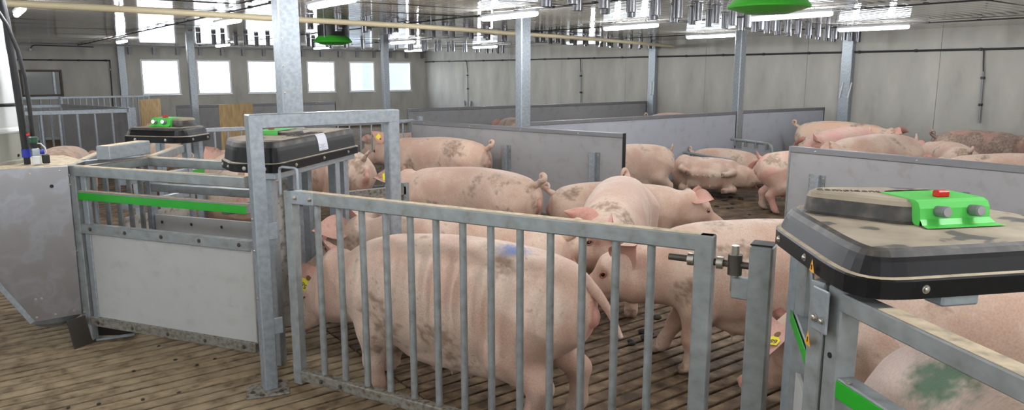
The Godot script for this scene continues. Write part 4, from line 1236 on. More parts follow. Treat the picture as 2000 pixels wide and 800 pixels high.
	var l3 := MB.new()
	l3.lathe([Vector2(0.148, 0.352), Vector2(0.151, 0.358), Vector2(0.151, 0.366), Vector2(0.148, 0.372)], Vector3.ZERO, 32)
	part(fp, "band", l3.mesh(), M.rubber)
	var l4 := MB.new()
	l4.lathe([Vector2(0.145, 0.37), Vector2(0.142, 0.62), Vector2(0.120, 0.70), Vector2(0.118, 1.27)], Vector3.ZERO, 32)
	part(fp, "pipe", l4.mesh(), M.white_plastic)
	for k in 3:
		var a := -0.6 + k * 1.3
		bolt(fp, Vector3(cos(a) * 0.150, 0.05, sin(a) * 0.150), Vector3(cos(a), 0, sin(a)), 0.008, M.cap_dark)
	# hoses and air valve
	var h1 := thing("air_hose", "thick black rubber hose coming down beside the white drop pipe", "hose", Vector3(0.305, 1.15, -5.36))
	var t1 := MB.new()
	t1.tube(PackedVector3Array([Vector3(0, 0.08, 0), Vector3(-0.004, 0.3, 0), Vector3(-0.012, 0.6, -0.01), Vector3(-0.02, 0.85, -0.02), Vector3(-0.04, 1.05, -0.03), Vector3(-0.05, 1.262, -0.04)]), 0.021, 12)
	part(h1, "hose", t1.mesh(), M.rubber)
	part(h1, "fitting", rod(0.024, 0.05, 12), M.blue_plastic, Transform3D(Basis.IDENTITY, Vector3(0, 0.065, 0)))
	part(h1, "fitting", rod(0.018, 0.046, 12), M.cap_dark, Transform3D(Basis.IDENTITY, Vector3(0, 0.02, 0)))
	var h2 := thing("air_hose", "thin black hose curving from the air valve with the green knob", "hose", Vector3(0.345, 1.15, -5.30))
	var t2 := MB.new()
	t2.tube(PackedVector3Array([Vector3(0.0, 0.17, 0), Vector3(0.0, 0.35, 0), Vector3(-0.005, 0.52, 0), Vector3(-0.025, 0.68, -0.005), Vector3(-0.06, 0.82, -0.01), Vector3(-0.12, 0.95, -0.02), Vector3(-0.2, 1.05, -0.03), Vector3(-0.3, 1.12, -0.05)]), 0.012, 10)
	part(h2, "hose", t2.mesh(), M.rubber)
	var vv := thing("air_valve", "small pneumatic valve with green knob, blue ring and clear bowl on the hopper top", "valve", Vector3(0.35, 1.144, -5.29))
	part(vv, "green_knob", rod(0.024, 0.034, 16), M.green_dark, Transform3D(Basis.IDENTITY, Vector3(-0.005, 0.155, 0)))
	part(vv, "neck", rod(0.017, 0.04, 14), M.rubber, Transform3D(Basis.IDENTITY, Vector3(-0.005, 0.118, 0)))
	part(vv, "valve_body", rbox(Vector3(0.04, 0.045, 0.04), 0.004), M.galv, Transform3D(Basis.IDENTITY, Vector3(0.0, 0.082, 0)))
	part(vv, "clear_bowl", rbox(Vector3(0.046, 0.06, 0.046), 0.008), M.white_plastic, Transform3D(Basis.IDENTITY, Vector3(0.0, 0.032, 0)))
	part(vv, "gauge", rbox(Vector3(0.04, 0.055, 0.04), 0.005), M.cap_dark, Transform3D(Basis.IDENTITY, Vector3(0.048, 0.036, 0)))
	part(vv, "blue_ring", rod(0.014, 0.03, 12), M.blue_plastic, Transform3D(Basis(Vector3.BACK, PI * 0.5), Vector3(0.028, 0.08, 0)))
	var cl := MB.new()
	cl.tube(PackedVector3Array([Vector3(0.005, 0.135, 0), Vector3(0.03, 0.13, 0), Vector3(0.05, 0.105, 0), Vector3(0.055, 0.08, 0), Vector3(0.04, 0.055, 0)]), 0.004, 8)
	part(vv, "clear_line", cl.mesh(), M.white_plastic)
	part(vv, "red_lever", rbox(Vector3(0.02, 0.012, 0.03), 0.002), M.red, Transform3D(Basis(Vector3.BACK, 0.5), Vector3(-0.03, 0.19, 0)))

func lettering(parent: Node, text: String, at: Vector3, along_: Vector3, up_: Vector3, size: float, m: Material):
	var tm := TextMesh.new()
	var sf := SystemFont.new()
	sf.font_names = PackedStringArray(["Droid Sans"])
	tm.font = sf
	tm.text = text
	tm.font_size = 32
	tm.pixel_size = size / 32.0
	tm.depth = 0.002
	var z := along_.cross(up_)
	var o := part(parent, "lettering", tm, m, Transform3D(Basis(along_, up_, z), at))
	o.set_meta("label", "lettering on the surface")

# ---------------------------------------------------------------- near station
func build_station_near():
	var A := Vector2(1.70, -0.85)
	var u := Vector2(0.90, 0.436)
	var v := Vector2(-0.436, 0.90)
	var org := v2(A, 0)
	var o := thing("feeding_station", "near feeding station with a large dusty black cover, red button and two chrome buttons", "feeder", org)
	var L := func(uu: float, vv: float) -> Vector2: return A + u * uu + v * vv
	var poly := [L.call(0.0, 0.0), L.call(0.96, 0.0), L.call(0.925, -0.205), L.call(0.795, -0.72), L.call(0.165, -0.72), L.call(0.035, -0.205)]
	var ridge := [L.call(0.175, -0.545), L.call(0.36, -0.30), L.call(0.60, -0.30), L.call(0.60, -0.50), L.call(0.48, -0.56), L.call(0.26, -0.61)]
	var blk := [L.call(0.385, -0.285), L.call(0.605, -0.285), L.call(0.605, -0.5), L.call(0.385, -0.5)]
	var c := cover(o, org, poly, ridge, blk, v, 1.15)
	var au := Vector3(u.x, 0, u.y)
	lettering(c, "Compident", v2(L.call(0.305, -0.50) - A, 1.3385), Vector3(0.62, 0, 0.785).normalized(), Vector3(0.785, 0, -0.62).normalized(), 0.037, M.ink_dust)
	# warning triangles
	for q in [[v2(L.call(0.045, -0.26) - A, 1.172), 0.020], [v2(L.call(0.018, -0.215) - A, 0.98), 0.022]]:
		var e: Vector2 = (L.call(0.165, -0.72) - L.call(0.035, -0.205)).normalized()
		var nn := Vector3(e.y, 0, -e.x)
		if nn.x > 0: nn = -nn
		var tm := MB.new()
		var at: Vector3 = q[0] + nn * 0.006
		var ex := Vector3(e.x, 0, e.y)
		tm.out_from = at - nn
		tm.tri(at - ex * q[1] - Vector3.UP * q[1] * 0.85, at + ex * q[1] - Vector3.UP * q[1] * 0.85, at + Vector3.UP * q[1])
		part(o, "warning_triangle", tm.mesh(), M.warn)
		part(o, "warning_mark", rbox(Vector3(0.003, 0.014, 0.002), 0.0), M.ink, Transform3D(Basis(Vector3.UP, face_turn(e)), at + nn * 0.001 - Vector3.UP * 0.003))
	# frame
	var pt := func(uu: float, vv: float, y: float) -> Vector3: return v2(L.call(uu, vv) - A, y)
	var turn := face_turn(u)
	post(o, "front_post", pt.call(0.075, -0.16, 0), 1.14, 0.06, 0.06, M.galv_worn, turn)
	post(o, "front_post", pt.call(0.055, -0.225, 0), 1.14, 0.05, 0.05, M.galv_worn, turn + 0.3)
	post(o, "rear_post", pt.call(0.245, -0.63, 0), 1.14, 0.05, 0.05, M.galv, turn)
	post(o, "rear_post", pt.call(0.215, -0.55, 0), 1.14, 0.035, 0.05, M.galv_worn, turn)
	post(o, "rear_post", pt.call(0.885, -0.3, 0), 1.14, 0.06, 0.06, M.galv, turn)
	post(o, "front_post", pt.call(0.86, -0.12, 0), 1.14, 0.06, 0.06, M.galv, turn)
	part(o, "bracket_plate", rbox(Vector3(0.008, 0.12, 0.07), 0.003), M.galv, Transform3D(Basis(Vector3.UP, turn), pt.call(0.022, -0.185, 1.07)))
	bolt(o, pt.call(0.017, -0.20, 1.045), v2(-u, 0), 0.011)
	bolt(o, pt.call(0.017, -0.17, 1.045), v2(-u, 0), 0.008)
	part(o, "post_shade_disc", rod(0.008, 0.004, 10), M.cap_dark, Transform3D(Basis(Vector3.UP, turn) * Basis(Vector3.BACK, PI * 0.5), pt.call(0.044, -0.16, 0.95)))  # no opening here: a dark disc paints the shade of one
	bar(o, "gusset", pt.call(0.20, -0.5, 1.10), pt.call(0.06, -0.25, 0.90), 0.008, 0.06, M.galv, 0.002)
	# stall sides running back towards the hopper
	for uu in [0.075, 0.86]:
		bar(o, "top_rail", pt.call(uu, -0.14, 1.105), pt.call(uu, 0.95, 1.105), 0.06, 0.05, M.galv_worn)
		dust_strip(o, pt.call(uu, 0.0, 1.1315), pt.call(uu, 0.94, 1.1315), 0.05)
		bar(o, "guard_rail", pt.call(uu, -0.14, 0.87), pt.call(uu, 0.95, 0.87), 0.05, 0.055, M.galv_worn)
		bar(o, "green_strip", pt.call(uu - 0.0265, -0.13, 0.867), pt.call(uu - 0.0265, 0.95, 0.867), 0.003, 0.05, M.green, 0.001)
		bar(o, "side_panel", pt.call(uu, -0.14, 0.35), pt.call(uu, 0.95, 0.35), 0.014, 0.52, M.pvc_light, 0.002)
		post(o, "end_post", pt.call(uu, 0.92, 0), 1.13, 0.06, 0.06, M.galv, turn)
		bolt(o, pt.call(uu - 0.02, -0.09, 0.9), Vector3.UP, 0.007)
	# flank between front and rear posts
	bar(o, "flank_rail", pt.call(0.06, -0.24, 0.90), pt.call(0.235, -0.6, 0.90), 0.04, 0.05, M.galv_worn)
	bar(o, "green_strip", pt.call(0.036, -0.25, 0.90), pt.call(0.21, -0.61, 0.90), 0.003, 0.04, M.green, 0.001)
	bar(o, "flank_panel", pt.call(0.06, -0.24, 0.40), pt.call(0.235, -0.6, 0.40), 0.014, 0.66, M.pvc_light, 0.002)
	# solenoid boxes under the rim
	for uu in [0.30, 0.62]:
		part(o, "under_box", rbox(Vector3(0.11, 0.035, 0.07), 0.006), M.galv, Transform3D(Basis(Vector3.UP, turn), pt.call(uu, -0.05, 1.135)))

# ---------------------------------------------------------------- station at the back
func build_station_back():
	var P := Vector2(1.0, -6.62)
	var Q := Vector2(1.48, -6.03)
	var u := (Q - P).normalized()
	var v := Vector2(-u.y, u.x)     # towards the hopper and viewer
	if v.y < 0.0: v = -v
	var org := v2(P, 0)
	var o := thing("feeding_station", "back feeding station whose cover shows a green button panel behind the hopper", "feeder", org)
	var L := func(uu: float, vv: float) -> Vector2: return P + u * uu + v * vv
	var poly := [L.call(0.0, 0.0), L.call(0.62, 0.0), L.call(0.58, -0.46), L.call(0.05, -0.46)]
	var ridge := [L.call(0.17, -0.19), L.call(0.44, -0.19), L.call(0.50, -0.28), L.call(0.47, -0.38), L.call(0.2, -0.36)]
	var blk := [L.call(0.20, -0.175), L.call(0.37, -0.175), L.call(0.37, -0.36), L.call(0.20, -0.36)]
	cover(o, org, poly, ridge, blk, v, 1.1)
	var turn := face_turn(u)
	var pt := func(uu: float, vv: float, y: float) -> Vector3: return v2(L.call(uu, vv) - P, y)
	for q in [[0.07, -0.1], [0.56, -0.1], [0.10, -0.36], [0.52, -0.30]]:
		post(o, "cover_post", pt.call(q[0], q[1], 0), 1.15, 0.055, 0.055, M.galv, turn)
	bar(o, "guard_rail", pt.call(0.56, -0.1, 0.9), pt.call(0.52, -0.32, 0.9), 0.04, 0.05, M.galv)
	bar(o, "green_strip", pt.call(0.585, -0.1, 0.9), pt.call(0.545, -0.32, 0.9), 0.004, 0.045, M.green, 0.001)
	for y in [0.92, 0.74]:
		bar(o, "guard_rail", pt.call(0.56, -0.08, y), pt.call(0.50, 0.55, y), 0.04, 0.05, M.galv)
		bar(o, "green_strip", pt.call(0.536, -0.08, y), pt.call(0.476, 0.55, y), 0.004, 0.045, M.green, 0.001)
	bar(o, "side_panel", pt.call(0.56, -0.08, 0.36), pt.call(0.50, 0.55, 0.36), 0.014, 0.6, M.pvc_dirty, 0.002)

# ---------------------------------------------------------------- pens at the far side
func build_far_left():
	bar_fence("pen_fence", "barred pen front with a wide end plate beside the white drop pipe", "fence", Vector2(0.55, -14.2), Vector2(2.36, -14.2), 1.09, 0.12, 0.26, 0.028, 0.07, M.galv)
	var pl := thing("pen_fence", "dusty top rail angling back over a plain grey board behind the barred pen front", "fence", Vector3(2.42, 0, -14.3))
	bar(pl, "top_rail", Vector3(0, 1.07, 0), Vector3(-0.78, 1.07, -2.5), 0.05, 0.06, M.galv_worn)
	bar(pl, "board", Vector3(0, 0.55, 0), Vector3(-0.78, 0.55, -2.5), 0.02, 0.96, M.pvc, 0.002)
	post(pl, "post", Vector3(0.02, 0, 0), 1.1, 0.09, 0.09, M.galv)
	bar_fence("bar_fence", "second barred fence behind the barred pen front", "fence", Vector2(0.6, -16.9), Vector2(1.64, -16.9), 1.09, 0.12, 0.2, 0.02, 0.06, M.galv)
	bar_fence("bar_fence", "far fence of closely set upright slats below the dark inner window", "fence", Vector2(2.0, -20.6), Vector2(3.92, -20.6), 1.14, 0.1, 0.13, 0.02, 0.05, M.galv)
	bar_fence("bar_fence", "far fence under the dark inner window with a broad pale top rail", "fence", Vector2(1.0, -20.9), Vector2(2.0, -20.9), 1.14, 0.1, 0.2, 0.02, 0.07, M.galv)
	var p1 := thing("plywood_sheet", "small ply sheet leaning by the far slatted fence under the first window", "board", Vector3(3.42, 0, -17.9), 0.95)
	part(p1, "sheet", rbox(Vector3(0.98, 1.12, 0.018), 0.002), M.plywood, Transform3D(Basis.IDENTITY, Vector3(0, 0.56, 0)))
	var p2 := thing("plywood_sheet", "tall ply sheet standing behind the short barred fence", "board", Vector3(3.72, 0, -12.6), 0.55)
	part(p2, "sheet", rbox(Vector3(0.78, 1.19, 0.018), 0.002), M.plywood, Transform3D(Basis.IDENTITY, Vector3(0, 0.595, 0)))
	var st := thing("wooden_handle", "brown broom handle leaning up behind the tall ply sheet", "handle", Vector3(4.55, 0, -12.3))
	round_bar(st, "stick", Vector3(0.14, 0.0, -0.02), Vector3(-0.17, 1.3, 0.04), 0.014, M.frame_dark, 8)
# ---------------------------------------------------------------- pigs
# Every body is one field (a lofted trunk and head, jointed tapering legs, smoothly joined) meshed as surface nets; ears and tail are added to the same mesh.
class PigField:
	var tx := PackedFloat32Array()
	var tt := PackedFloat32Array()
	var tb := PackedFloat32Array()
	var tw := PackedFloat32Array()
	var head_inv := Transform3D.IDENTITY
	var head_xf := Transform3D.IDENTITY
	var legs := []          # each: [aabb lo, aabb hi, bones]
	var teat_y := 0.32
	var extra := []         # [centre, radii]
	var jowl := 1.0
	static func cap(px: float, py: float, pz: float, a: Vector3, b: Vector3, ra: float, rb: float) -> float:
		var bx := b.x - a.x; var by := b.y - a.y; var bz := b.z - a.z
		var qx := px - a.x; var qy := py - a.y; var qz := pz - a.z
		var t := clampf((qx * bx + qy * by + qz * bz) / (bx * bx + by * by + bz * bz), 0.0, 1.0)
		qx -= bx * t; qy -= by * t; qz -= bz * t
		return sqrt(qx * qx + qy * qy + qz * qz) - (ra + (rb - ra) * t)
	func trunk(x: float, y: float, z: float) -> float:
		var n := tx.size() - 1
		var over := 0.0
		if x <= tx[0]:
			over = tx[0] - x
			x = tx[0]
		elif x >= tx[n]:
			over = x - tx[n]
			x = tx[n] - 1e-5
		var i := 0
		while i < n - 1 and tx[i + 1] < x: i += 1
		var f := (x - tx[i]) / (tx[i + 1] - tx[i])
		var im := maxi(i - 1, 0); var ip := mini(i + 2, n)
		var top := cubic_interpolate(tt[i], tt[i + 1], tt[im], tt[ip], f)
		var bot := cubic_interpolate(tb[i], tb[i + 1], tb[im], tb[ip], f)
		var w := cubic_interpolate(tw[i], tw[i + 1], tw[im], tw[ip], f)
		var hy := maxf((top - bot) * 0.5, 0.01)
		w = maxf(w, 0.01)
		var u := absf(y - (top + bot) * 0.5) / hy
		var v := absf(z) / w
		var e := 2.25
		var r := pow(pow(u, e) + pow(v, e), 1.0 / e)
		var d := (r - 1.0) * minf(hy, w) if r > 1.0 else (r - 1.0) * minf(hy, w)
		if over > 0.0:
			d = sqrt(over * over + maxf(d, 0.0) * maxf(d, 0.0)) if d > 0.0 else over
		return d
	func head(x: float, y: float, z: float) -> float:
		var p := head_inv * Vector3(x, y, z)
		# along +x from the poll to the snout disc
		var t := clampf(p.x / 0.43, -0.25, 1.0)
		var hy: float; var w: float; var cy: float
		if t < 0.3:
			var f := clampf((t + 0.25) / 0.55, 0.0, 1.0)
			hy = lerpf(0.165, 0.150, f); w = lerpf(0.135, 0.128, f) ; cy = lerpf(-0.03, -0.025, f)
		elif t < 0.62:
			var f := (t - 0.3) / 0.32
			f = f * f * (3.0 - 2.0 * f)
			hy = lerpf(0.150, 0.090, f); w = lerpf(0.128, 0.080, f); cy = lerpf(-0.025, -0.042, f)
		else:
			var f := (t - 0.62) / 0.38
			hy = lerpf(0.090, 0.058, f); w = lerpf(0.080, 0.057, f); cy = lerpf(-0.042, -0.036, f)
			if f > 0.84:
				hy += 0.006; w += 0.006
		var u := (p.y - cy) / hy; var v := p.z / w
		var r := sqrt(u * u + v * v)
		var d := (r - 1.0) * minf(hy, w)
		var over := maxf(p.x - 0.43, -0.11 - p.x)
		d = maxf(d, over) if over < 0.0 or d < 0.0 else sqrt(d * d + over * over)
		# brow
		d = smin(d, sqrt((p.x - 0.12) * (p.x - 0.12) + (p.y - 0.055) * (p.y - 0.055) + (absf(p.z) - 0.075) * (absf(p.z) - 0.075)) - 0.05, 0.03)
		# jowls
		d = smin(d, sqrt((p.x - 0.06) * (p.x - 0.06) * 0.6 + (p.y + 0.09) * (p.y + 0.09) + (absf(p.z) - 0.07) * (absf(p.z) - 0.07)) - 0.075 * jowl, 0.05)
		# eye hollows
		d = maxf(d, 0.022 - sqrt((p.x - 0.165) * (p.x - 0.165) + (p.y - 0.034) * (p.y - 0.034) + (absf(p.z) - 0.118) * (absf(p.z) - 0.118)))
		# nostrils
		if p.x > 0.38:
			d = maxf(d, 0.0115 - sqrt((p.x - 0.43) * (p.x - 0.43) * 0.25 + (p.y + 0.033) * (p.y + 0.033) * 0.7 + (absf(p.z) - 0.023) * (absf(p.z) - 0.023)))
			# mouth line
		if p.x > 0.16 and p.x < 0.41 and p.y < -0.05:
			d += 0.006 * maxf(0.0, 1.0 - absf(p.y + 0.078 + (0.40 - p.x) * 0.06) / 0.014)
		return d
	static func smin(a: float, b: float, k: float) -> float:
		var h := maxf(k - absf(a - b), 0.0) / k
		return minf(a, b) - h * h * k * 0.25
	func d(x: float, y: float, z: float) -> float:
		var r := trunk(x, y, z)
		if x > 0.36: r = smin(r, head(x, y, z), 0.11)
		if y > 0.8: return r
		if x < -0.66:
			r = smin(r, (sqrt((x + 0.755) * (x + 0.755) * 2.0 + (y - 0.60) * (y - 0.60) + z * z * 3.0) - 0.05) * 0.6, 0.03)
		if y < 0.42 and x > -0.55 and x < 0.36: r = under(x, y, z, r)
		for l in legs:
			var lo: Vector3 = l[0]; var hi: Vector3 = l[1]
			if x < lo.x or x > hi.x or y < lo.y or y > hi.y or z < lo.z or z > hi.z: continue
			for b in l[2]:
				r = smin(r, cap(x, y, z, b[0], b[1], b[2], b[3]), b[4])
		return r
	func under(x: float, y: float, z: float, r: float) -> float:
		for e in extra:
			var c: Vector3 = e[0]; var s: Vector3 = e[1]
			var ax := (x - c.x) / s.x; var ay := (y - c.y) / s.y; var az := (z - c.z) / s.z
			var q := sqrt(ax * ax + ay * ay + az * az)
			r = smin(r, (q - 1.0) * minf(s.x, minf(s.y, s.z)), e[2])
		if y < teat_y:
			# the nearest pair of the six
			var tx := clampf(roundf((x + 0.38) / 0.11), 0.0, 5.0) * 0.11 - 0.38
			r = smin(r, cap(x, y, absf(z), Vector3(tx, teat_y - 0.06, 0.085), Vector3(tx, teat_y - 0.115, 0.095), 0.014, 0.009), 0.015)
		return r

static func surface_net(fd: PigField, lo: Vector3, hi: Vector3, cell: float) -> Array:
	var B := 5
	var nx := int(ceil((hi.x - lo.x) / cell / B)) * B
	var ny := int(ceil((hi.y - lo.y) / cell / B)) * B
	var nz := int(ceil((hi.z - lo.z) / cell / B)) * B
	var field := PackedFloat32Array()
	field.resize(nx * ny * nz)
	field.fill(1.0)
	var live := []
	var reach := cell * B * 0.87 * 1.6
	for bx in nx / B:
		for by in ny / B:
			for bz in nz / B:
				var cd := fd.d(lo.x + (bx * B + B * 0.5 - 0.5) * cell, lo.y + (by * B + B * 0.5 - 0.5) * cell, lo.z + (bz * B + B * 0.5 - 0.5) * cell)
				if absf(cd) > reach:
					if cd < 0.0:
						for i in range(bx * B, bx * B + B):
							for j in range(by * B, by * B + B):
								var o := (i * ny + j) * nz + bz * B
								for k in B: field[o + k] = -1.0
					continue
				live.append(Vector3i(bx * B, by * B, bz * B))
				for i in range(bx * B, bx * B + B):
					for j in range(by * B, by * B + B):
						var o := (i * ny + j) * nz + bz * B
						var px := lo.x + i * cell
						var py := lo.y + j * cell
						for k in B: field[o + k] = fd.d(px, py, lo.z + (bz * B + k) * cell)
	var idx := {}
	var V := PackedVector3Array()
	var N := PackedVector3Array()
	var sx := ny * nz
	var sy := nz
	var cells := PackedInt32Array()
	var eds := [[0, 1], [2, 3], [4, 5], [6, 7], [0, 2], [1, 3], [4, 6], [5, 7], [0, 4], [1, 5], [2, 6], [3, 7]]
	var cx := PackedVector3Array([Vector3(0, 0, 0), Vector3(0, 0, 1), Vector3(0, 1, 0), Vector3(0, 1, 1), Vector3(1, 0, 0), Vector3(1, 0, 1), Vector3(1, 1, 0), Vector3(1, 1, 1)])
	for b in live:
		for i in range(b.x, mini(b.x + B, nx - 1)):
			for j in range(b.y, mini(b.y + B, ny - 1)):
				for k in range(b.z, mini(b.z + B, nz - 1)):
					var o: int = (i * ny + j) * nz + k
					var f := [field[o], field[o + 1], field[o + sy], field[o + sy + 1], field[o + sx], field[o + sx + 1], field[o + sx + sy], field[o + sx + sy + 1]]
					var neg := 0
					for q in 8:
						if f[q] < 0.0: neg += 1
					if neg == 0 or neg == 8: continue
					var s := Vector3.ZERO
					var cnt := 0
					for ed in eds:
						var fa: float = f[ed[0]]; var fb: float = f[ed[1]]
						if (fa < 0.0) != (fb < 0.0):
							s += cx[ed[0]].lerp(cx[ed[1]], fa / (fa - fb))
							cnt += 1
					idx[o] = V.size()
					V.append(lo + (Vector3(i, j, k) + s / cnt) * cell)
					N.append(Vector3(f[4] + f[5] + f[6] + f[7] - f[0] - f[1] - f[2] - f[3], f[2] + f[3] + f[6] + f[7] - f[0] - f[1] - f[4] - f[5], f[1] + f[3] + f[5] + f[7] - f[0] - f[2] - f[4] - f[6]).normalized())
					cells.append(o)
	var I := PackedInt32Array()
	for o in cells:
		var s0 := field[o] < 0.0
		for ax in 3:
			var st: int = [sx, sy, 1][ax]
			var s1 := field[o + st] < 0.0
			if s0 == s1: continue
			var a: int = [sy, 1, sx][ax]
			var b: int = [1, sx, sy][ax]
			if not (idx.has(o - a) and idx.has(o - b) and idx.has(o - a - b)): continue
			var q0: int = idx[o]; var q1: int = idx[o - a]; var q2: int = idx[o - a - b]; var q3: int = idx[o - b]
			if s0: I.append_array(PackedInt32Array([q0, q2, q1, q0, q3, q2]))
			else: I.append_array(PackedInt32Array([q0, q1, q2, q0, q2, q3]))
	return [V, N, I]

static func leaf(V: PackedVector3Array, N: PackedVector3Array, I: PackedInt32Array, kind: PackedFloat32Array, root: Vector3, dir: Vector3, wide: Vector3, length: float, width: float, curl: float, droop: float):
	# an ear: a cupped leaf with thickness, root at the head, running along dir; wide is the direction across it
	dir = dir.normalized()
	wide = (wide - dir * wide.dot(dir)).normalized()
	var up := wide.cross(dir).normalized()
	var nu := 12
	var nv := 9
	for side in 2:
		var start := V.size()
		for i in nu + 1:
			var t := float(i) / nu
			var prof := sin(PI * pow(t * 0.93 + 0.07, 0.72)) * 0.5 + 0.04 * (1.0 - t)
			prof = maxf(prof, 0.0) * width
			if i == nu: prof = 0.002
			var mid := root + dir * (length * t) - up * (droop * t * t * length)
			for j in nv + 1:
				var s := float(j) / nv * 2.0 - 1.0
				var cup := curl * width * (s * s) * (1.0 - 0.75 * t)
				var th := 0.0055 * (1.0 - s * s * s * s) * (1.0 - 0.7 * t) + 0.0006
				var p := mid + wide * (s * prof) + up * (cup + (th if side == 0 else -th))
				V.append(p)
				kind.append(1.0 if side == 0 else 2.0)
				N.append(Vector3.ZERO)
		for i in nu:
			for j in nv:
				var a := start + i * (nv + 1) + j
				var b := a + 1
				var c := a + nv + 2
				var e := a + nv + 1
				var q := PackedInt32Array([a, b, c, a, c, e]) if side == 0 else PackedInt32Array([a, c, b, a, e, c])
				for k in [0, 3]:
					var n := (V[q[k + 2]] - V[q[k]]).cross(V[q[k + 1]] - V[q[k]])
					for m in 3: N[q[k + m]] += n
				I.append_array(q)
		for k in range(start, V.size()): N[k] = N[k].normalized() if N[k].length() > 1e-9 else up

static func tail_tube(V: PackedVector3Array, N: PackedVector3Array, I: PackedInt32Array, kind: PackedFloat32Array, path: PackedVector3Array, r0: float, r1: float):
	var seg := 9
	var u := Vector3.ZERO
	var start := V.size()
	var cnt := path.size()
	for i in cnt:
		var t := (path[mini(i + 1, cnt - 1)] - path[maxi(i - 1, 0)]).normalized()
		if i == 0: u = t.cross(Vector3(0.2, 0.1, 1)).normalized()
		else: u = (u - t * u.dot(t)).normalized()
		var w := t.cross(u)
		var r := lerpf(r0, r1, pow(float(i) / (cnt - 1), 0.8))
		for k in seg:
			var d := u * cos(TAU * k / seg) + w * sin(TAU * k / seg)
			V.append(path[i] + d * r)
			N.append(d)
			kind.append(3.0)
	for i in cnt - 1:
		for k in seg:
			var a := start + i * seg + k
			var b := start + i * seg + (k + 1) % seg
			I.append_array(PackedInt32Array([a, a + seg, b + seg, a, b + seg, b]))
	var c := V.size()
	V.append(path[cnt - 1]); N.append((path[cnt - 1] - path[cnt - 2]).normalized()); kind.append(3.0)
	for k in seg: I.append_array(PackedInt32Array([c, start + (cnt - 1) * seg + (k + 1) % seg, start + (cnt - 1) * seg + k]))

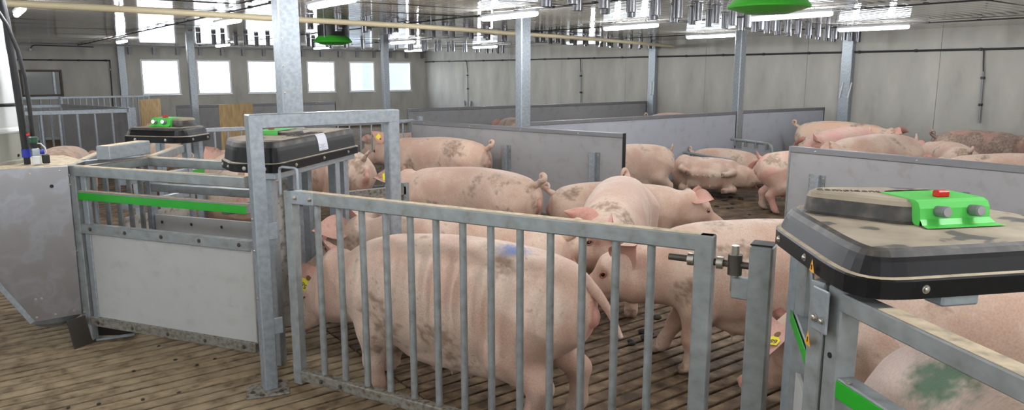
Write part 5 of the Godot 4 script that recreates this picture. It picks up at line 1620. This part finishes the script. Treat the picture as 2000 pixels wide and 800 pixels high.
# pose: cell, head_yaw, head_pitch, head_at, tail ("curl"/"down"/"up"), leg offsets, colours
static func pig_mesh(o: Dictionary) -> Dictionary:
	var fd := PigField.new()
	var girth: float = o.get("girth", 1.0)
	var belly: float = o.get("belly", 0.0)
	var T := [[-0.755, 0.70, 0.56, 0.05], [-0.72, 0.775, 0.47, 0.14], [-0.62, 0.845, 0.39, 0.205], [-0.45, 0.885, 0.34, 0.235], [-0.2, 0.905, 0.275, 0.248], [0.0, 0.905, 0.255, 0.252], [0.2, 0.89, 0.275, 0.245], [0.38, 0.875, 0.32, 0.225], [0.52, 0.855, 0.385, 0.19], [0.64, 0.81, 0.42, 0.155], [0.74, 0.76, 0.45, 0.13]]
	var bend: float = o.get("head_low", 0.0)
	for r in T:
		fd.tx.append(r[0])
		var low := bend * pow(clampf((r[0] - 0.3) / 0.44, 0.0, 1.0), 1.5)
		fd.tt.append(r[1] - low)
		fd.tb.append(r[2] - low - (belly if absf(r[0]) < 0.4 else 0.0))
		fd.tw.append(r[3] * girth)
	var yaw: float = o.get("head_yaw", 0.0)
	var pitch: float = o.get("head_pitch", -0.5)
	var hb := Basis(Vector3.UP, yaw) * Basis(Vector3.BACK, pitch)
	var hp := Vector3(0.70, 0.665 - bend, 0) + Vector3(0.06 * cos(yaw), 0, -0.06 * sin(yaw))
	fd.head_xf = Transform3D(hb, hp)
	fd.head_inv = fd.head_xf.affine_inverse()
	var step: Array = o.get("step", [0.0, 0.0, 0.0, 0.0])
	var fold: float = o.get("fold", 0.0)
	var hooves := PackedVector3Array()
	for k in 4:
		var front := k < 2
		var s := 1.0 if k % 2 == 0 else -1.0
		var st: float = step[k]
		var j := []
		if front:
			j = [[Vector3(0.42, 0.56, 0.12 * s), 0.13], [Vector3(0.38, 0.39, 0.155 * s), 0.088], [Vector3(0.40 + st * 0.5, 0.21, 0.155 * s), 0.052], [Vector3(0.39 + st, 0.085, 0.155 * s), 0.038], [Vector3(0.405 + st, 0.05, 0.155 * s), 0.042]]
			if fold > 0.0:
				j[2][0] = Vector3(0.52, 0.30, 0.15 * s); j[3][0] = Vector3(0.40, 0.21, 0.14 * s); j[4][0] = Vector3(0.35, 0.20, 0.14 * s)
		else:
			j = [[Vector3(-0.50, 0.58, 0.12 * s), 0.19], [Vector3(-0.42, 0.41, 0.165 * s), 0.125], [Vector3(-0.60 + st * 0.5, 0.265, 0.16 * s), 0.056], [Vector3(-0.575 + st, 0.095, 0.16 * s), 0.041], [Vector3(-0.555 + st, 0.05, 0.16 * s), 0.044]]
			if fold > 0.0:
				j[2][0] = Vector3(-0.50, 0.30, 0.17 * s); j[3][0] = Vector3(-0.36, 0.18, 0.16 * s); j[4][0] = Vector3(-0.31, 0.16, 0.16 * s)
		var bones := []
		for i in 4:
			bones.append([j[i][0], j[i + 1][0], j[i][1], j[i + 1][1], 0.07 if i < 1 else 0.035])
		var foot: Vector3 = j[4][0]
		var ahead := Vector3(0.045, -0.026, 0) if fold == 0.0 else Vector3(-0.04, -0.03, 0)
		hooves.append(foot + ahead)
		for c in [-1.0, 1.0]:
			bones.append([foot + Vector3(0, 0, 0.02 * c), foot + ahead + Vector3(0, 0, 0.023 * c), 0.028, 0.023, 0.012])
			bones.append([foot + Vector3(-0.03, 0.025, 0.022 * c), foot + Vector3(-0.046, 0.0, 0.027 * c), 0.013, 0.009, 0.012])
		var lo := Vector3.INF
		var hi := -Vector3.INF
		for b in bones:
			for e in 2:
				var q: Vector3 = b[e]
				lo = lo.min(q - Vector3.ONE * (b[2 + e] + 0.09)); hi = hi.max(q + Vector3.ONE * (b[2 + e] + 0.09))
		fd.legs.append([lo, hi, bones])
	# udder
	fd.extra.append([Vector3(-0.24, 0.30 - belly, 0.075), Vector3(0.20, 0.075, 0.085), 0.07])
	fd.extra.append([Vector3(-0.24, 0.30 - belly, -0.075), Vector3(0.20, 0.075, 0.085), 0.07])
	fd.extra.append([Vector3(0.08, 0.285 - belly, 0.07), Vector3(0.16, 0.05, 0.07), 0.06])
	fd.extra.append([Vector3(0.08, 0.285 - belly, -0.07), Vector3(0.16, 0.05, 0.07), 0.06])
	fd.teat_y = 0.32 - belly
	var cell: float = o.get("cell", 0.024)
	var lo := Vector3(-0.86, -0.03, -0.36)
	var hi := Vector3(1.25, 0.99, 0.36)
	if absf(yaw) > 0.3:
		lo.z = -0.62
		hi.z = 0.62
	var net := surface_net(fd, lo, hi, cell)
	var V: PackedVector3Array = net[0]
	var N: PackedVector3Array = net[1]
	var I: PackedInt32Array = net[2]
	var kind := PackedFloat32Array()
	kind.resize(V.size())
	# ears
	var ears: Array = o.get("ears", [[0.55, 0.55, 0.5], [0.55, 0.55, 0.5]])  # forward, out, up
	var frames := []
	for k in 2:
		var s := 1.0 if k == 0 else -1.0
		var e: Array = ears[k]
		var root := fd.head_xf * Vector3(0.0, 0.088, 0.075 * s)
		var dir := hb * Vector3(e[0], e[2], e[1] * s)
		var across := hb * Vector3(0.25, -0.35, 1.0 * s) if e.size() < 4 else hb * Vector3(e[3][0], e[3][1], e[3][2] * s)
		var fdir := dir.normalized()
		var fwide := (across * s - fdir * (across * s).dot(fdir)).normalized()
		var fup := fwide.cross(fdir).normalized()
		frames.append(Transform3D(Basis(fwide, fdir, fwide.cross(fdir)), root + fdir * 0.095 - fup * (0.2 * 0.05)))
		leaf(V, N, I, kind, root, dir, across * s, 0.225, 0.18, 0.32 * (e[4] if e.size() > 4 else 1.0), 0.2)
	# tail
	var path := PackedVector3Array()
	var root := Vector3(-0.70, 0.775, 0)
	match o.get("tail", "curl"):
		"curl":
			path.append(root)
			path.append(root + Vector3(-0.05, 0.025, 0))
			for i in 15:
				var a := i / 14.0 * 5.6
				path.append(root + Vector3(-0.085 - 0.032 * sin(a), 0.055 - 0.032 * cos(a) + 0.03, -0.02 + i * 0.004))
		"down":
			path.append(root)
			for i in 9:
				var t := (i + 1) / 9.0
				path.append(root + Vector3(-0.035 - 0.15 * t, -0.03 - 0.23 * t + 0.03 * sin(t * PI), 0.02 * t))
		"up":
			path.append(root)
			for i in 7:
				var t := (i + 1) / 7.0
				path.append(root + Vector3(-0.05 * t - 0.02, 0.01 + 0.10 * t, 0.04 * t * t))
	tail_tube(V, N, I, kind, path, 0.034, 0.010)
	return {"V": V, "N": N, "I": I, "kind": kind, "head": fd.head_xf, "ears": frames, "hooves": hooves}

static func srgb(r: float, gg: float, b: float) -> Color:
	return Color(r / 255.0, gg / 255.0, b / 255.0).srgb_to_linear()

func pig_paint(pm: Dictionary, o: Dictionary) -> ArrayMesh:
	var V: PackedVector3Array = pm.V
	var kind: PackedFloat32Array = pm.kind
	var f := FastNoiseLite.new()
	f.seed = o.get("seed", 1)
	f.frequency = 2.4
	f.fractal_octaves = 4
	var f2 := FastNoiseLite.new()
	f2.seed = o.get("seed", 1) + 50
	f2.frequency = 26.0
	f2.fractal_octaves = 3
	var base: Color = o.get("tone", srgb(204, 169, 149))
	var pale := srgb(221, 198, 178)
	var pink := srgb(214, 156, 144)
	var brown: Color = o.get("brown", srgb(134, 104, 82))
	var horn := srgb(128, 104, 84)
	var dirt: float = o.get("dirt", 0.35)
	var marks: Array = o.get("marks", [])
	var hinv: Transform3D = (pm.head as Transform3D).affine_inverse()
	var cols := PackedColorArray()
	cols.resize(V.size())
	for i in V.size():
		var p := V[i]
		var n := f.get_noise_3dv(p)
		var m := f2.get_noise_3dv(p)
		var c := base.lerp(pale, clampf(0.5 + n * 1.6 + m * 0.4, 0.0, 1.0))
		var k := kind[i]
		if k == 1.0: c = c.lerp(pink, 0.55 + m * 0.5)
		elif k == 2.0: c = c.lerp(srgb(206, 130, 120), 0.6 + m * 0.4)
		var h := hinv * p
		if k < 0.5 and h.x > 0.38 and absf(h.z) < 0.1 and absf(h.y) < 0.15: c = c.lerp(srgb(212, 140, 130), 0.7)
		if k < 0.5 and p.x < -0.70 and p.y < 0.68 and p.y > 0.5 and absf(p.z) < 0.04: c = c.lerp(srgb(190, 110, 104), 0.5)
		# dung and mud, in patches with their own outline
		var thr := 0.42 - dirt * 0.62
		var q := n * 0.95 + m * 0.16
		if h.x > 0.1 and h.x < 0.5 and absf(h.z) < 0.12 and absf(h.y) < 0.2: q += 0.1
		if q > thr: c = c.lerp(brown, clampf((q - thr) * 3.6, 0.0, 0.78) * clampf(0.8 + m * 0.8, 0.3, 1.0))
		if m > 0.5 and n > 0.05: c = c.lerp(brown, 0.4)
		if k < 0.5:
			for hf in pm.hooves:
				if p.distance_squared_to(hf) < 0.0024: c = c.lerp(horn, 0.6 + m * 0.5)
		for mk in marks:
			var at: Vector3 = mk[0]
			var rr: Vector3 = mk[1]
			var qq := Vector3((p.x - at.x) / rr.x, (p.y - at.y) / rr.y, (p.z - at.z) / rr.z).length() + m * 0.55
			if qq < 1.0: c = c.lerp(mk[2], clampf((1.0 - qq) * 1.5, 0.0, 0.85))
		cols[i] = c
	var arr := []
	arr.resize(Mesh.ARRAY_MAX)
	arr[Mesh.ARRAY_VERTEX] = V
	arr[Mesh.ARRAY_NORMAL] = pm.N
	arr[Mesh.ARRAY_COLOR] = cols
	arr[Mesh.ARRAY_INDEX] = pm.I
	var am := ArrayMesh.new()
	am.add_surface_from_arrays(Mesh.PRIMITIVE_TRIANGLES, arr)
	return am
func tagged(o: Node3D, pm: Dictionary, ear: int, sc: Vector3, text: String):
	# yellow plate and brass disc on an ear
	var f: Transform3D = pm.ears[ear]
	f.origin = f.origin * sc
	var up := f.basis.z.normalized()
	if up.dot(Vector3(0, 0.4, 1.0 if ear == 0 else -1.0)) < 0.0: up = -up
	var x := f.basis.x.normalized()
	var y := up.cross(x).normalized()
	var b := Basis(x, y, up)
	var plate := MB.new()
	var pts := PackedVector2Array([Vector2(-0.036, -0.02), Vector2(0.036, -0.02), Vector2(0.04, 0.013), Vector2(0.016, 0.034), Vector2(-0.016, 0.034), Vector2(-0.04, 0.013)])
	plate.prism(pts, -0.0012, 0.0012)
	var t := part(o, "ear_tag", plate.mesh(), M.yellow, Transform3D(Basis(x, up, -y), f.origin + up * 0.012 + y * 0.025))
	t.set_meta("label", "yellow numbered ear tag")
	if text: 
		var tm := TextMesh.new()
		tm.text = text
		tm.font_size = 32
		tm.pixel_size = 0.034 / 32.0
		tm.depth = 0.001
		part(t, "number", tm, M.ink, Transform3D(Basis(Vector3.RIGHT, Vector3(0, 0, -1), Vector3.UP), Vector3(0, 0.0022, 0.0)))
	part(o, "ear_button", rod(0.017, 0.005, 14), M.brass, Transform3D(Basis(x, up, -y), f.origin + up * 0.010 - y * 0.028))

func place_pig(pm: Dictionary, mesh: ArrayMesh, q: Dictionary) -> Node3D:
	var h: Vector2 = (q.h as Vector2).normalized()
	var o := thing("pig", q.label, "pig", v2(q.at, q.get("y", 0.0)), face_turn(h))
	var sc: Vector3 = q.get("sc", Vector3.ONE)
	var roll: float = q.get("roll", 0.0)
	var bs := Basis(Vector3.RIGHT, roll) * Basis.from_scale(sc)
	part(o, "body", mesh, M.skin, Transform3D(bs, Vector3.ZERO))
	if not mesh_cache.has("eye"):
		var e := MB.new()
		e.lathe([Vector2(0, -0.017), Vector2(0.012, -0.012), Vector2(0.017, 0), Vector2(0.012, 0.012), Vector2(0, 0.017)], Vector3.ZERO, 14)
		mesh_cache["eye"] = e.mesh()
		var l := MB.new()
		var ring := PackedVector3Array()
		for k in 13: ring.append(Vector3(cos(TAU * k / 12.0) * 0.023, sin(TAU * k / 12.0) * 0.015, 0))
		l.tube(ring, 0.0055, 7, false)
		mesh_cache["lid"] = l.mesh()
	if q.get("eyes", true):
		var hx: Transform3D = pm.head
		for s in [-1.0, 1.0]:
			part(o, "eye", mesh_cache["eye"], M.eye, Transform3D(bs, Vector3.ZERO) * hx * Transform3D(Basis.IDENTITY, Vector3(0.165, 0.034, 0.098 * s)))
			part(o, "eyelid", mesh_cache["lid"], M.lid, Transform3D(bs, Vector3.ZERO) * hx * Transform3D(Basis(Vector3.UP, 0.45 * s) * Basis(Vector3.BACK, -0.3), Vector3(0.168, 0.034, 0.1105 * s)))
	if q.has("tag"): tagged(o, pm, q.tag[0], sc, q.tag[1])
	return o

func build_pigs():
	var lop := [0.45, 0.75, -0.12]
	var hang := [0.75, 0.38, -0.12, [-0.2, -1.0, -0.3], 0.8]
	var out := [0.35, 0.8, 0.4]
	var perk := [0.15, 0.5, 0.85]
	var back := [-0.15, 0.65, 0.6]
	var poses := {
		"hero": {"cell": 0.0135, "head_low": 0.09, "head_pitch": -0.75, "tail": "down", "step": [0.12, -0.02, -0.05, 0.06], "ears": [perk, hang], "girth": 1.02},
		"eager": {"cell": 0.0145, "head_pitch": -0.5, "head_low": 0.06, "tail": "curl", "step": [0.16, 0.0, 0.05, -0.05], "ears": [out, [-0.3, 0.75, 0.15, [0.35, 1.0, 0.0], 1.2]], "girth": 1.03},
		"facing": {"cell": 0.0135, "head_pitch": 0.04, "head_yaw": -0.8, "head_low": 0.06, "tail": "curl", "ears": [out, out]},
		"level": {"cell": 0.02, "head_pitch": -0.5, "tail": "curl", "step": [0.05, -0.06, -0.06, 0.08], "ears": [out, out]},
		"alert": {"cell": 0.02, "head_pitch": -0.35, "head_low": -0.05, "tail": "curl", "step": [-0.05, 0.06, 0.07, -0.05], "ears": [perk, perk], "girth": 0.97},
		"rooting": {"cell": 0.02, "head_pitch": -0.85, "head_low": 0.17, "tail": "down", "step": [0.08, -0.04, 0.0, 0.06], "ears": [lop, lop]},
		"resting": {"cell": 0.02, "head_pitch": -0.3, "head_low": 0.1, "tail": "curl", "fold": 1.0, "ears": [out, out], "girth": 1.05},
		"strolling": {"cell": 0.024, "head_pitch": -0.55, "tail": "up", "step": [-0.06, 0.08, 0.08, -0.06], "ears": [lop, out], "girth": 0.95}}
	var jobs := {}
	for k in poses:
		var th := Thread.new()
		th.start(pig_mesh.bind(poses[k]))
		jobs[k] = th
	var pm := {}
	for k in jobs: pm[k] = (jobs[k] as Thread).wait_to_finish()
	var blue := srgb(62, 104, 165)
	var green := srgb(20, 110, 70)
	var muddy := srgb(150, 112, 96)
	var pigs := [
		{"pose": "hero", "at": Vector2(1.918, -3.05), "h": Vector2(-0.42, -0.907), "sc": Vector3(1.02, 0.985, 1.0), "paint": {"seed": 3, "dirt": 0.3, "marks": [[Vector3(-0.38, 0.90, -0.05), Vector3(0.11, 0.05, 0.085), blue]]}, "tag": [1, "580"], "label": "pale pink pig with a blue back mark and a hanging tail behind the barred gate"},
		{"pose": "level", "at": Vector2(2.40, -3.73), "h": Vector2(-0.58, -0.81), "sc": Vector3(0.95, 0.95, 0.95), "paint": {"seed": 8, "dirt": 0.2}, "label": "pink pig standing alongside and behind the pig with the blue mark"},
		{"pose": "facing", "at": Vector2(3.87, -3.83), "h": Vector2(-0.77, 0.64), "paint": {"seed": 12, "dirt": 0.22}, "label": "pink pig facing out with its snout resting over a neighbour's back"},
		{"pose": "eager", "at": Vector2(3.57, -2.35), "h": Vector2(-0.66, -0.75), "sc": Vector3(0.98, 0.98, 0.98), "paint": {"seed": 21, "dirt": 0.34}, "label": "large pink pig with a muddy face nudging the rump of the blue-marked pig"},
		{"pose": "level", "at": Vector2(3.64, -5.49), "h": Vector2(-0.38, -0.93), "sc": Vector3(0.97, 0.95, 1.0), "paint": {"seed": 33, "dirt": 0.5}, "tag": [1, ""], "label": "pink pig with brown-smeared back and yellow ear tag in front of the free grey partition"},
		{"pose": "level", "at": Vector2(4.60, -4.52), "h": Vector2(0.78, 0.62), "sc": Vector3(0.83, 0.83, 0.83), "paint": {"seed": 41, "dirt": 0.3}, "label": "pink pig half hidden behind others, its head turned towards the dusty feeder cover"},
		{"pose": "alert", "at": Vector2(4.79, -7.92), "h": Vector2(-0.41, -0.91), "paint": {"seed": 52, "dirt": 0.52}, "tag": [1, ""], "label": "tall standing pig with upright ear and curly tail beside the free grey partition"},
		{"pose": "strolling", "at": Vector2(3.22, -7.85), "h": Vector2(-0.25, -0.93), "paint": {"seed": 61, "dirt": 0.3}, "eyes": false, "label": "pig seen from behind just past the labelled feeder cover"},
		{"pose": "level", "at": Vector2(5.62, -10.1), "h": Vector2(-0.5, -0.86), "sc": Vector3(0.86, 0.86, 0.86), "paint": {"seed": 70, "dirt": 0.3}, "eyes": false, "label": "far pig back showing behind the thin barred fence and the tall standing pig"},
		{"pose": "strolling", "at": Vector2(6.98, -6.72), "h": Vector2(-0.93, -0.36), "sc": Vector3(0.86, 0.86, 0.86), "paint": {"seed": 81, "dirt": 0.42}, "eyes": false, "label": "pig walking away behind the end of the free grey partition"},
		{"pose": "strolling", "at": Vector2(8.22, -4.84), "h": Vector2(0.62, 0.78), "sc": Vector3(0.86, 0.85, 0.9), "paint": {"seed": 90, "dirt": 0.3, "tone": srgb(220, 168, 150)}, "eyes": false, "label": "pig with its rump showing past the end of the partition behind the dusty cover"},
		{"pose": "resting", "at": Vector2(7.98, -6.26), "h": Vector2(0.48, 0.88), "y": 0.185, "roll": -1.3, "sc": Vector3(0.70, 0.74, 0.86), "paint": {"seed": 95, "dirt": 0.12}, "label": "pink pig lying flat on its side with legs stretched on the dirty floor"},
		{"pose": "resting", "at": Vector2(7.5, -7.2), "h": Vector2(-0.98, -0.1), "y": -0.2, "sc": Vector3(0.8, 0.8, 0.8), "paint": {"seed": 99, "dirt": 0.2}, "eyes": false, "label": "resting pig tucked behind the pig walking away by the free partition"},
		{"pose": "resting", "at": Vector2(9.42, -6.95), "h": Vector2(0.25, 0.97), "y": -0.22, "sc": Vector3(0.8, 0.85, 0.8), "paint": {"seed": 104, "dirt": 0.2}, "label": "resting pale pig beyond the bent pipe divider near the lying pig"},
		{"pose": "strolling", "at": Vector2(10.7, -5.85), "h": Vector2(-0.98, -0.1), "sc": Vector3(0.95, 0.98, 0.95), "paint": {"seed": 110, "dirt": 0.25, "tone": srgb(226, 176, 164)}, "tag": [1, ""], "label": "pink pig with a yellow tag standing before the pale panel near the side wall"},
		{"pose": "level", "at": Vector2(11.74, -6.42), "h": Vector2(0.25, 0.95), "paint": {"seed": 117, "dirt": 0.4, "tone": srgb(222, 184, 158), "marks": [[Vector3(0.2, 0.85, -0.1), Vector3(0.12, 0.12, 0.14), srgb(140, 160, 150)]]}, "eyes": false, "label": "tan pig with a faint grey-green smudge on its flank by the wall column"},
		{"pose": "strolling", "at": Vector2(9.6, -4.80), "h": Vector2(-0.96, -0.29), "paint": {"seed": 121, "dirt": 0.15}, "eyes": false, "label": "pale pig with raised tail just behind the partition cap"},
		{"pose": "level", "at": Vector2(12.15, -4.52), "h": Vector2(0.68, 0.73), "sc": Vector3(0.82, 0.95, 0.9), "paint": {"seed": 130, "dirt": 0.95, "tone": srgb(186, 146, 134), "brown": srgb(104, 84, 74)}, "label": "dark muddy pig nosing along the concrete side wall"},
		{"pose": "level", "at": Vector2(10.75, -4.35), "h": Vector2(0.72, -0.69), "sc": Vector3(0.86, 0.86, 0.9), "paint": {"seed": 134, "dirt": 0.25}, "eyes": false, "label": "pale pig rump in front of the dark muddy pig"},
		{"pose": "rooting", "at": Vector2(11.28, -2.92), "h": Vector2(-0.5, -0.87), "paint": {"seed": 140, "dirt": 0.7, "tone": srgb(204, 166, 148)}, "tag": [1, ""], "label": "brownish pig lowering its head near the side wall pipe drop"},
		{"pose": "level", "at": Vector2(9.35, -3.15), "h": Vector2(-0.6, -0.8), "sc": Vector3(0.92, 0.9, 0.92), "paint": {"seed": 147, "dirt": 0.15}, "eyes": false, "label": "pale pig whose back just clears the partition cap below the brownish pig"},
		{"pose": "rooting", "at": Vector2(3.32, -1.10), "h": Vector2(-0.3, -0.95), "sc": Vector3(0.98, 0.95, 0.98), "paint": {"seed": 152, "dirt": 0.45, "brown": srgb(150, 100, 76)}, "tag": [1, "680"], "label": "pig with lowered head and numbered yellow tag beside the hinge post"},
		{"pose": "level", "at": Vector2(2.22, -0.52), "h": Vector2(-0.52, 0.85), "sc": Vector3(0.95, 0.96, 0.95), "paint": {"seed": 160, "dirt": 0.1, "tone": srgb(232, 205, 188), "marks": [[Vector3(-0.33, 0.83, 0.16), Vector3(0.16, 0.12, 0.13), green]]}, "eyes": false, "label": "whitish pig with a green back mark under the dusty feeder cover"},
		{"pose": "alert", "at": Vector2(1.98, -6.95), "h": Vector2(0.2, -0.97), "paint": {"seed": 171, "dirt": 0.25}, "eyes": false, "label": "pig standing behind the green-striped inner rails of the centre station"},
		{"pose": "level", "at": Vector2(2.60, -8.12), "h": Vector2(0.1, -0.99), "sc": Vector3(0.7, 0.95, 0.9), "paint": {"seed": 177, "dirt": 0.35}, "eyes": false, "label": "pale pig back between the labelled cover and the short barred fence"},
		{"pose": "alert", "at": Vector2(2.25, -11.2), "h": Vector2(0.2, -0.97), "paint": {"seed": 183, "dirt": 0.4}, "eyes": false, "label": "pig rump showing beside the back feeder cover, beyond the short barred fence"},
		{"pose": "resting", "at": Vector2(3.15, -10.4), "h": Vector2(0.95, -0.2), "y": -0.24, "paint": {"seed": 188, "dirt": 0.7}, "eyes": false, "label": "dirty resting pig behind the short barred fence"},
		{"pose": "resting", "at": Vector2(0.92, -10.0), "h": Vector2(0.35, -0.93), "y": -0.05, "paint": {"seed": 195, "dirt": 0.8, "tone": srgb(190, 158, 136)}, "eyes": false, "label": "brown-streaked pig behind the hopper and its air valve"},
		{"pose": "level", "at": Vector2(8.2, -10.9), "h": Vector2(0.3, -0.95), "sc": Vector3(0.6, 0.98, 0.9), "paint": {"seed": 201, "dirt": 0.2}, "eyes": false, "label": "far pig back showing over the end of the long pale panel by the column"},
		{"pose": "level", "at": Vector2(11.6, -9.9), "h": Vector2(0.8, 0.6), "sc": Vector3(0.75, 1.0, 0.9), "paint": {"seed": 208, "dirt": 0.2}, "eyes": false, "label": "far pig back just above the pale panel below the side wall box"},
		{"pose": "resting", "at": Vector2(2.72, -5.98), "h": Vector2(-0.5, 0.85), "y": -0.24, "sc": Vector3(0.8, 0.9, 0.8), "paint": {"seed": 214, "dirt": 0.4}, "eyes": false, "label": "low resting pig glimpsed through the gate bars past the entrance frame"}]
	for q in pigs:
		var p: Dictionary = pm[q.pose]
		place_pig(p, pig_paint(p, q.paint), q)
